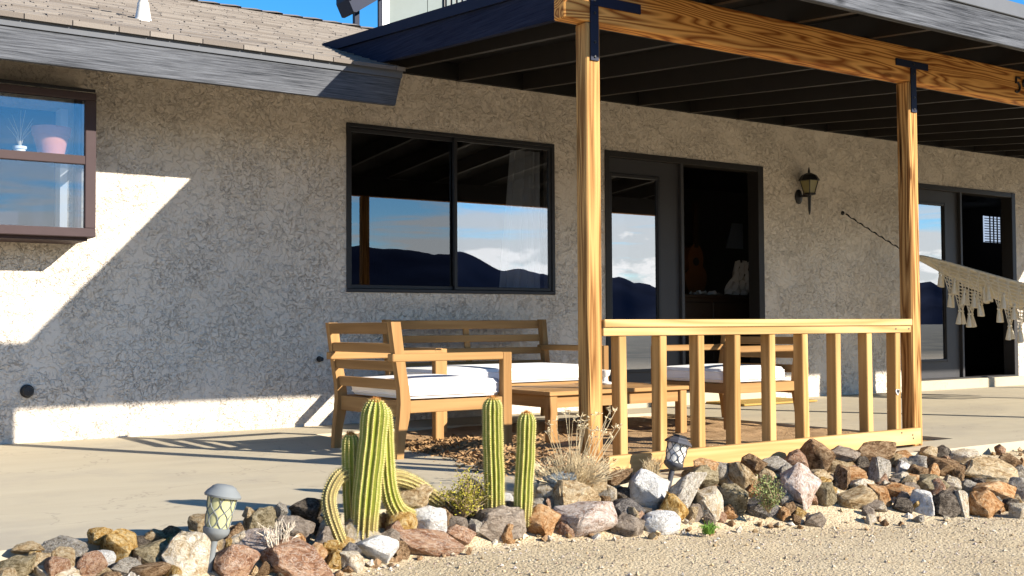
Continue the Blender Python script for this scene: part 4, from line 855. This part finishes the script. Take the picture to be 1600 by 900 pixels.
# ------------------------------------------------------------------ rocks
def rock_mesh(seed, style):
    rr = random.Random(seed); bm = bmesh.new(); n = {'': 13, 'flat': 12, 'rounded': 26, 'pointed': 11, 'tilted': 12, 'slab': 9}[style]; P = []
    while len(P) < n:
        d = Vector((rr.gauss(0, 1), rr.gauss(0, 1), rr.gauss(0, 1))).normalized()
        if all((d-q).length > (.62 if n < 15 else .40) for q, _ in P) or rr.random() < .04: P.append((d, rr.uniform(.78, 1.08) if style != 'rounded' else rr.uniform(.93, 1.03)))
    for d, k in P:
        c = d*k
        if style == 'pointed' and c.z > 0: c.x *= 1-.55*c.z; c.y *= 1-.5*c.z
        if style == 'slab': c = Vector((c.x, c.y*.8, max(-.5, min(.5, c.z))))
        bm.verts.new(c)
    h = bmesh.ops.convex_hull(bm, input=bm.verts); bmesh.ops.delete(bm, geom=[g for g in h['geom_interior'] if isinstance(g, bmesh.types.BMVert)], context='VERTS')
    bmesh.ops.dissolve_limit(bm, angle_limit=radians(9), verts=bm.verts, edges=bm.edges)
    bmesh.ops.bevel(bm, geom=list(bm.edges), offset=.05 if style != 'rounded' else .16, segments=1 if style != 'rounded' else 2, affect='EDGES', profile=.6)
    bmesh.ops.triangulate(bm, faces=bm.faces); bmesh.ops.subdivide_edges(bm, edges=bm.edges, cuts=2, use_grid_fill=True)
    off = Vector((seed*3.1, seed*1.7, 0)); a = .6 if style == 'rounded' else 1
    for v in bm.verts:
        c = v.co.copy(); q = c.normalized()
        rg = 1-abs(noise.noise(c*2.6+off)); st = noise.noise(Vector((c.x*1.2, c.y*1.2, c.z*7))+off)
        v.co = c+q*a*(.07*noise.noise(c*1.7+off)+.09*(rg-.75)+.030*noise.noise(c*6+off)+.022*noise.noise(c*13+off)+.02*st)
    mn = [min(v.co[i] for v in bm.verts) for i in range(3)]; mx = [max(v.co[i] for v in bm.verts) for i in range(3)]
    for v in bm.verts: v.co = Vector([(v.co[i]-(mn[i]+mx[i])/2)/(mx[i]-mn[i]) for i in range(3)])
    bmesh.ops.recalc_face_normals(bm, faces=bm.faces)
    for f in bm.faces: f.smooth = True
    me = bpy.data.meshes.new('rock'); bm.to_mesh(me); bm.free(); me.set_sharp_from_angle(angle=radians(24)); me.materials.append(ROCKS['tan'][1]); return me
RM = {s: [rock_mesh(i*7+len(s)*31+1, s) for i in range(5 if s else 12)] for s in ('', 'flat', 'rounded', 'pointed', 'tilted', 'slab')}
ROCK_LIST = [
(0.785,-3.819,-0.038,0.122,0.073,'olive','flat','flat olive grey rock left of the pale solar light'),
(0.852,-3.801,-0.035,0.062,0.074,'ochre','','leftmost of the ochre yellow rocks left of the pale solar light'),
(0.838,-3.738,0.008,0.092,0.037,'tan','','leftmost of the tan rocks left of the pale solar light'),
(0.950,-3.779,-0.021,0.147,0.101,'grey','','larger grey rock left of the pale solar light'),
(1.064,-3.738,0.019,0.069,0.056,'ochre','','second from the left of the ochre yellow rocks left of the pale solar light'),
(1.109,-3.782,-0.016,0.124,0.116,'ochre','pointed','pointed ochre yellow rock left of the pale solar light'),
(1.052,-3.825,-0.044,0.076,0.059,'white','rounded','rounded white quartz rock left of the pale solar light'),
(0.981,-3.866,-0.052,0.074,0.058,'dark','','left one of two dark charcoal rocks left of the pale solar light'),
(0.914,-3.871,-0.057,0.153,0.049,'cream','flat','flat cream rock left of the pale solar light'),
(1.026,-3.891,-0.067,0.074,0.037,'tan','','second from the left of the tan rocks left of the pale solar light'),
(1.121,-3.896,-0.064,0.096,0.050,'grey','','smaller grey rock left of the pale solar light'),
(1.165,-3.944,-0.078,0.138,0.050,'brown','rounded','rounded brown rock left of the pale solar light'),
(1.217,-3.850,-0.039,0.112,0.090,'olive','','right one of two olive grey rocks left of the pale solar light'),
(1.202,-3.737,-0.026,0.057,0.061,'dark','','right one of two dark charcoal rocks left of the pale solar light'),
(1.248,-3.736,0.001,0.071,0.044,'tan','','third from the left of the tan rocks left of the pale solar light'),
(1.312,-3.737,-0.008,0.067,0.067,'brown','','right one of two brown rocks left of the pale solar light'),
(1.416,-3.740,0.022,0.081,0.072,'tan','','rightmost of the tan rocks left of the pale solar light'),
(1.314,-3.931,-0.039,0.150,0.141,'cream','slab','slab cream rock left of the pale solar light'),
(1.382,-3.738,-0.006,0.045,0.036,'ochre','','rightmost of the ochre yellow rocks left of the pale solar light'),
(1.222,-3.929,-0.075,0.055,0.042,'taupe','','smaller taupe rock left of the pale solar light'),
(1.637,-3.737,0.022,0.107,0.084,'olive','','olive grey rock between the pale solar light and the cacti'),
(1.585,-3.739,0.050,0.042,0.037,'tan','','tan rock between the pale solar light and the cacti'),
(1.716,-3.739,0.045,0.057,0.061,'grey','pointed','pointed grey rock between the pale solar light and the cacti'),
(1.824,-3.738,0.039,0.115,0.077,'dark','','larger dark charcoal rock between the pale solar light and the cacti'),
(1.854,-3.739,-0.014,0.072,0.053,'dark','','smaller dark charcoal rock between the pale solar light and the cacti'),
(1.731,-3.802,-0.025,0.140,0.107,'taupe','','taupe rock between the pale solar light and the cacti'),
(1.537,-3.818,-0.038,0.104,0.072,'cream','','larger cream rock between the pale solar light and the cacti'),
(1.577,-3.884,-0.042,0.135,0.103,'pink','','pinkish rock between the pale solar light and the cacti'),
(1.443,-4.012,-0.071,0.146,0.120,'red','pointed','pointed reddish brown rock between the pale solar light and the cacti'),
(1.656,-4.043,-0.085,0.229,0.123,'red','','larger reddish brown rock between the pale solar light and the cacti'),
(1.811,-3.913,-0.061,0.078,0.111,'taupe','tilted','tilted taupe rock around the foot of the cactus clump'),
(1.886,-3.826,-0.038,0.100,0.100,'cream','','smaller cream rock around the foot of the cactus clump'),
(1.816,-3.992,-0.106,0.059,0.068,'ochre','','leftmost of the ochre yellow rocks around the foot of the cactus clump'),
(1.885,-3.974,-0.101,0.069,0.083,'lava','pointed','pointed pitted lava-grey rock around the foot of the cactus clump'),
(1.985,-3.866,-0.047,0.119,0.133,'cream','pointed','pointed cream rock around the foot of the cactus clump'),
(2.009,-3.946,-0.099,0.136,0.099,'white','','left one of two white quartz rocks around the foot of the cactus clump'),
(2.178,-3.826,-0.049,0.103,0.113,'ochre','rounded','rounded ochre yellow rock around the foot of the cactus clump'),
(2.291,-3.832,-0.050,0.140,0.125,'white','','right one of two white quartz rocks around the foot of the cactus clump'),
(2.228,-3.925,-0.108,0.263,0.088,'red','flat','flat reddish brown rock around the foot of the cactus clump'),
(2.271,-3.737,0.055,0.152,0.117,'tan','','tan rock around the foot of the cactus clump'),
(2.136,-3.749,-0.038,0.055,0.055,'orange','','orange rock around the foot of the cactus clump'),
(2.407,-3.791,-0.062,0.036,0.036,'white','rounded','rounded white quartz rock at the foot of the two single cacti'),
(2.405,-3.880,-0.095,0.115,0.080,'red','','reddish brown rock at the foot of the two single cacti'),
(2.501,-3.856,-0.086,0.071,0.077,'grey','','left one of two grey rocks at the foot of the two single cacti'),
(2.614,-3.853,-0.067,0.212,0.129,'taupe','','taupe rock at the foot of the two single cacti'),
(2.541,-3.738,0.032,0.110,0.121,'cream','','left one of two cream rocks at the foot of the two single cacti'),
(2.731,-3.738,-0.009,0.054,0.054,'white','','larger white quartz rock at the foot of the two single cacti'),
(2.876,-3.753,-0.039,0.076,0.054,'grey','','right one of two grey rocks at the foot of the two single cacti'),
(2.793,-3.902,-0.084,0.142,0.136,'orange','pointed','pointed orange rock at the foot of the two single cacti'),
(2.934,-3.738,-0.003,0.104,0.104,'cream','','right one of two cream rocks at the foot of the two single cacti'),
(2.989,-3.738,0.053,0.149,0.072,'blue','flat','flat blue-grey rock below the dry bush'),
(3.024,-3.823,-0.023,0.224,0.153,'tan','pointed','pointed tan rock below the dry bush'),
(2.986,-3.941,-0.090,0.251,0.133,'pink','','pinkish rock below the dry bush'),
(3.237,-3.908,-0.078,0.138,0.094,'lava','','pitted lava-grey rock below the dry bush'),
(3.151,-4.017,-0.120,0.129,0.102,'taupe','','taupe rock below the dry bush'),
(3.420,-3.855,-0.020,0.171,0.193,'white','','larger white quartz rock below the tilted dark solar light'),
(3.324,-4.036,-0.130,0.147,0.104,'white','rounded','rounded white quartz rock below the tilted dark solar light'),
(3.446,-3.967,-0.090,0.118,0.157,'ochre','pointed','pointed ochre yellow rock below the tilted dark solar light'),
(3.569,-3.910,-0.032,0.132,0.246,'grey','tilted','tilted grey rock below the tilted dark solar light'),
(3.846,-3.737,-0.010,0.176,0.121,'olive','','left one of two olive grey rocks below the tilted dark solar light'),
(3.703,-3.938,-0.087,0.122,0.156,'cream','','cream rock below the tilted dark solar light'),
(3.849,-3.933,-0.083,0.135,0.135,'olive','','right one of two olive grey rocks below the tilted dark solar light'),
(3.788,-3.968,-0.132,0.076,0.070,'orange','','right one of two orange rocks below the tilted dark solar light'),
(3.871,-3.738,0.046,0.103,0.073,'orange','','left one of two orange rocks below the tilted dark solar light'),
(3.965,-3.737,0.014,0.111,0.086,'grey','','smaller grey rock below the tilted dark solar light'),
(4.001,-3.760,-0.029,0.080,0.080,'tan','','tan rock below the tilted dark solar light'),
(4.043,-3.820,-0.011,0.128,0.171,'tan','tilted','tilted tan rock around the green shrub'),
(4.200,-3.738,0.027,0.120,0.107,'brown','','brown rock around the green shrub'),
(3.210,-3.737,0.015,0.091,0.091,'tan','','smaller tan rock below the dry bush'),
(3.243,-3.779,-0.031,0.079,0.085,'cream','','cream rock below the dry bush'),
(3.321,-3.740,0.038,0.138,0.063,'brown','flat','flat brown rock below the dry bush'),
(3.325,-3.783,-0.037,0.080,0.074,'dark','','dark charcoal rock below the dry bush'),
(3.975,-3.992,-0.120,0.148,0.100,'lava','','pitted lava-grey rock around the green shrub'),
(4.249,-3.994,-0.058,0.176,0.225,'pink','pointed','pointed pinkish rock around the green shrub'),
(4.503,-3.739,0.034,0.110,0.104,'red','','reddish brown rock around the green shrub'),
(4.632,-3.740,0.045,0.164,0.164,'brown','pointed','pointed brown rock below the right end of the railing'),
(4.382,-4.026,-0.102,0.098,0.117,'olive','','olive grey rock below the right end of the railing'),
(4.540,-3.858,-0.046,0.115,0.077,'tan','','leftmost of the tan rocks below the right end of the railing'),
(4.873,-3.739,0.035,0.161,0.087,'taupe','','leftmost of the taupe rocks below the right end of the railing'),
(4.864,-3.737,-0.018,0.175,0.081,'tan','flat','flat tan rock below the right end of the railing'),
(4.943,-3.780,-0.023,0.108,0.094,'dark','','left one of two dark charcoal rocks below the right end of the railing'),
(4.629,-3.925,-0.046,0.089,0.121,'brown','','second from the left of the brown rocks below the right end of the railing'),
(4.781,-3.873,-0.048,0.118,0.072,'orange','','leftmost of the orange rocks below the right end of the railing'),
(4.684,-4.001,-0.087,0.108,0.076,'cream','','left one of two cream rocks below the right end of the railing'),
(4.540,-4.088,-0.121,0.198,0.099,'tan','','third from the left of the tan rocks below the right end of the railing'),
(4.671,-4.121,-0.110,0.093,0.131,'orange','tilted','tilted orange rock below the right end of the railing'),
(4.913,-3.940,-0.038,0.118,0.144,'grey','pointed','pointed grey rock below the right end of the railing'),
(5.144,-3.740,0.034,0.179,0.103,'brown','','rightmost of the brown rocks below the right end of the railing'),
(5.264,-3.750,-0.025,0.090,0.083,'tan','','rightmost of the tan rocks below the right end of the railing'),
(5.375,-3.738,-0.020,0.106,0.084,'orange','','rightmost of the orange rocks below the right end of the railing'),
(5.188,-3.872,-0.045,0.068,0.075,'white','','white quartz rock below the right end of the railing'),
(4.832,-4.100,-0.114,0.153,0.089,'orange','','third from the left of the orange rocks below the right end of the railing'),
(5.019,-3.980,-0.078,0.092,0.072,'cream','','right one of two cream rocks below the right end of the railing'),
(4.815,-4.255,-0.150,0.124,0.124,'white','','white quartz rock right of the right porch post'),
(4.715,-4.216,-0.158,0.086,0.074,'dark','','right one of two dark charcoal rocks below the right end of the railing'),
(5.593,-3.737,-0.010,0.093,0.086,'tan','','smaller tan rock right of the right porch post'),
(5.703,-3.738,-0.018,0.109,0.087,'dark','','leftmost of the dark charcoal rocks right of the right porch post'),
(5.775,-3.828,-0.032,0.159,0.086,'cream','','third from the left of the cream rocks right of the right porch post'),
(5.451,-3.964,-0.059,0.261,0.103,'brown','flat','flat brown rock right of the right porch post'),
(5.292,-3.884,-0.038,0.096,0.103,'grey','','leftmost of the grey rocks right of the right porch post'),
(5.170,-3.979,-0.070,0.100,0.087,'brown','','leftmost of the brown rocks right of the right porch post'),
(5.114,-4.091,-0.103,0.157,0.098,'olive','','olive grey rock right of the right porch post'),
(5.269,-4.103,-0.111,0.099,0.086,'cream','','leftmost of the cream rocks right of the right porch post'),
(5.351,-4.148,-0.130,0.086,0.080,'grey','','second from the left of the grey rocks right of the right porch post'),
(4.908,-4.310,-0.158,0.143,0.130,'dark','','second from the left of the dark charcoal rocks right of the right porch post'),
(4.962,-4.364,-0.162,0.056,0.142,'cream','slab','slab cream rock right of the right porch post'),
(5.650,-4.077,-0.080,0.276,0.145,'tan','','larger tan rock right of the right porch post'),
(5.393,-4.273,-0.152,0.197,0.118,'orange','','right one of two orange rocks right of the right porch post'),
(5.066,-4.430,-0.164,0.149,0.149,'orange','pointed','pointed orange rock right of the right porch post'),
(5.988,-3.967,-0.063,0.123,0.094,'brown','','rightmost of the brown rocks right of the right porch post'),
(5.899,-4.090,-0.105,0.092,0.092,'grey','','third from the left of the grey rocks right of the right porch post'),
(5.583,-4.290,-0.150,0.093,0.133,'grey','','rightmost of the grey rocks right of the right porch post'),
(5.166,-4.538,-0.190,0.086,0.080,'cream','','rightmost of the cream rocks right of the right porch post'),
(4.344,-3.739,0.017,0.147,0.083,'grey','','leftmost of the grey rocks around the green shrub'),
(4.051,-3.877,-0.072,0.073,0.067,'orange','','orange rock around the green shrub'),
(4.187,-3.853,-0.037,0.105,0.124,'tan','','smaller tan rock around the green shrub'),
(4.363,-3.788,-0.021,0.095,0.108,'grey','','rightmost of the grey rocks around the green shrub'),
(5.413,-4.159,-0.130,0.100,0.087,'dark','','third from the left of the dark charcoal rocks right of the right porch post'),
(4.949,-4.089,-0.115,0.084,0.071,'taupe','','rightmost of the taupe rocks below the right end of the railing'),
(4.192,-4.007,-0.135,0.072,0.048,'dark','','dark charcoal rock around the green shrub'),
(2.813,-3.738,-0.000,0.049,0.049,'tan','','tan rock at the foot of the two single cacti'),
(2.429,-3.745,-0.030,0.088,0.077,'brown','','brown rock at the foot of the two single cacti'),
(2.102,-3.862,-0.092,0.058,0.048,'dark','','dark charcoal rock around the foot of the cactus clump'),
(1.907,-3.879,-0.079,0.061,0.052,'ochre','','second from the left of the ochre yellow rocks around the foot of the cactus clump'),
(1.634,-3.931,-0.074,0.067,0.058,'cream','','smaller cream rock between the pale solar light and the cacti'),
(1.484,-3.739,0.015,0.078,0.069,'brown','','brown rock between the pale solar light and the cacti'),
(1.423,-3.812,-0.035,0.089,0.076,'taupe','','larger taupe rock left of the pale solar light'),
(3.345,-3.905,-0.097,0.056,0.050,'dark','','dark charcoal rock below the tilted dark solar light'),
(3.597,-3.940,-0.117,0.080,0.074,'taupe','','taupe rock below the tilted dark solar light'),
(4.165,-3.953,-0.094,0.079,0.091,'grey','','second from the left of the grey rocks around the green shrub'),
(4.578,-4.143,-0.154,0.105,0.055,'taupe','','second from the left of the taupe rocks below the right end of the railing'),
(5.308,-4.403,-0.190,0.077,0.077,'dark','','rightmost of the dark charcoal rocks right of the right porch post'),
(5.608,-3.994,-0.079,0.090,0.076,'taupe','','taupe rock right of the right porch post'),
]

rr = random.Random(99)
for i, (x, y, z, w_, h_, key, st, lab) in enumerate(ROCK_LIST):
    me = RM[st][i % len(RM[st])]; o = bpy.data.objects.new('rock', me); COL.objects.link(o)
    o.material_slots[0].link = 'OBJECT'; o.material_slots[0].material = ROCKS[key][1]
    dp = (w_+h_)/2*rr.uniform(.85, 1.1); q = Matrix.Rotation(-YAW+rr.uniform(-.25, .25), 4, 'Z')
    lean = rr.uniform(-12, 12) if st != 'tilted' else rr.choice((-28, 28))
    if st == 'tilted': w_, h_ = w_*.80, h_*1.02
    M4 = q @ Matrix.Rotation(radians(lean), 4, 'Y') @ Matrix.Rotation(radians(rr.uniform(-10, 10)), 4, 'X')
    o.rotation_euler = M4.to_euler(); o.scale = (w_*1.18, dp*1.15, h_*1.13); o.location = (x, y+dp*.12, z-h_*.04)
    tag(o, lab, 'rock', 'rocks bordering the patio')
# fist-sized fill stones wedged between the bigger rocks
rr = random.Random(31)
for k in range(190):
    x = rr.uniform(.4, 7.0); f = gfront(x); y = rr.uniform(f+.05, -3.76); r = rr.uniform(.030, .058); key = rr.choice(('tan', 'cream', 'brown', 'orange', 'taupe', 'grey', 'ochre', 'red'))
    o = bpy.data.objects.new('fill_stone', RM[''][k % 12]); COL.objects.link(o); o.material_slots[0].link = 'OBJECT'; o.material_slots[0].material = ROCKS[key][1]
    o.location = (x, y, gz(x, y)+r*.45); o.rotation_euler = (rr.random()*6, rr.random()*6, rr.random()*6); o.scale = (r*2, r*1.7, r*1.5); zn = next(q for lim, q in ((1.5, 'left of the pale solar light'), (2.25, 'around the cactus clump'), (2.85, 'by the single cacti'), (3.35, 'below the dry bush'), (3.8, 'below the dark solar light'), (4.6, 'below the railing'), (99, 'right of the right porch post')) if x < lim)
    tag(o, 'small angular %s stone wedged among the rocks %s' % (ROCKS[key][0], zn), 'stone', 'small %s stones filling the rock border %s' % (ROCKS[key][0], zn))
# small rubble filling the gaps between the rocks
rr = random.Random(5); rub = {k: MB() for k in ('tan', 'grey', 'brown', 'cream')}
for k in range(520):
    x = rr.uniform(.3, 7.2); f = gfront(x); y = rr.uniform(f-.04, -3.73); r = rr.uniform(.008, .026); z = gz(x, y)+r*.4
    b = rub[rr.choice(list(rub))]; b.M = at(x, y, z) @ Matrix.Rotation(rr.random()*6, 4, 'Z') @ Matrix.Rotation(rr.random()*3, 4, 'X'); b.smooth = False
    v_ = []
    for c in ((1, 0, .1), (-1, .1, 0), (.1, 1, 0), (0, -1, .2), (.1, .1, .8), (0, 0, -.7), (.7, .6, .4), (-.6, -.6, .5)): v_.append(Vector(c)*r*rr.uniform(.75, 1.25))
    b.add(v_, [(0, 6, 4), (6, 2, 4), (2, 1, 4), (1, 7, 4), (7, 3, 4), (3, 0, 4), (0, 2, 6), (2, 0, 5), (1, 2, 5), (3, 7, 1), (3, 1, 5), (0, 3, 5)])
for k, b in rub.items(): solo('rubble', b, ROCKS[k][1], kind='stuff')
# loose pebbles on the gravel
rr = random.Random(6); peb = {k: MB() for k in ('cream', 'tan', 'pink', 'taupe')}
for k in range(9000):
    x = rr.uniform(1.0, 7.5); y = gfront(x)-rr.random()**1.4*1.9+.02; r = rr.choice((.0025, .003, .0035, .0045, .006, .010 if rr.random() < .25 else .004)); b = peb[rr.choice(('cream', 'cream', 'tan', 'pink', 'taupe'))]
    z = gz(x, y)+r*.3; a = rr.random()*6; c_, s_ = cos(a)*r, sin(a)*r; q = rr.uniform(.6, 1.1)
    b.add([(x+c_, y+s_, z), (x-s_*q, y+c_*q, z), (x-c_, y-s_, z), (x+s_*q, y-c_*q, z), (x+c_*.2, y, z+r*.8), (x, y, z-r*.6)], [(0, 1, 4), (1, 2, 4), (2, 3, 4), (3, 0, 4), (1, 0, 5), (2, 1, 5), (3, 2, 5), (0, 3, 5)])
for k, b in peb.items(): solo('pebbles', b, ROCKS[k][1], kind='stuff')
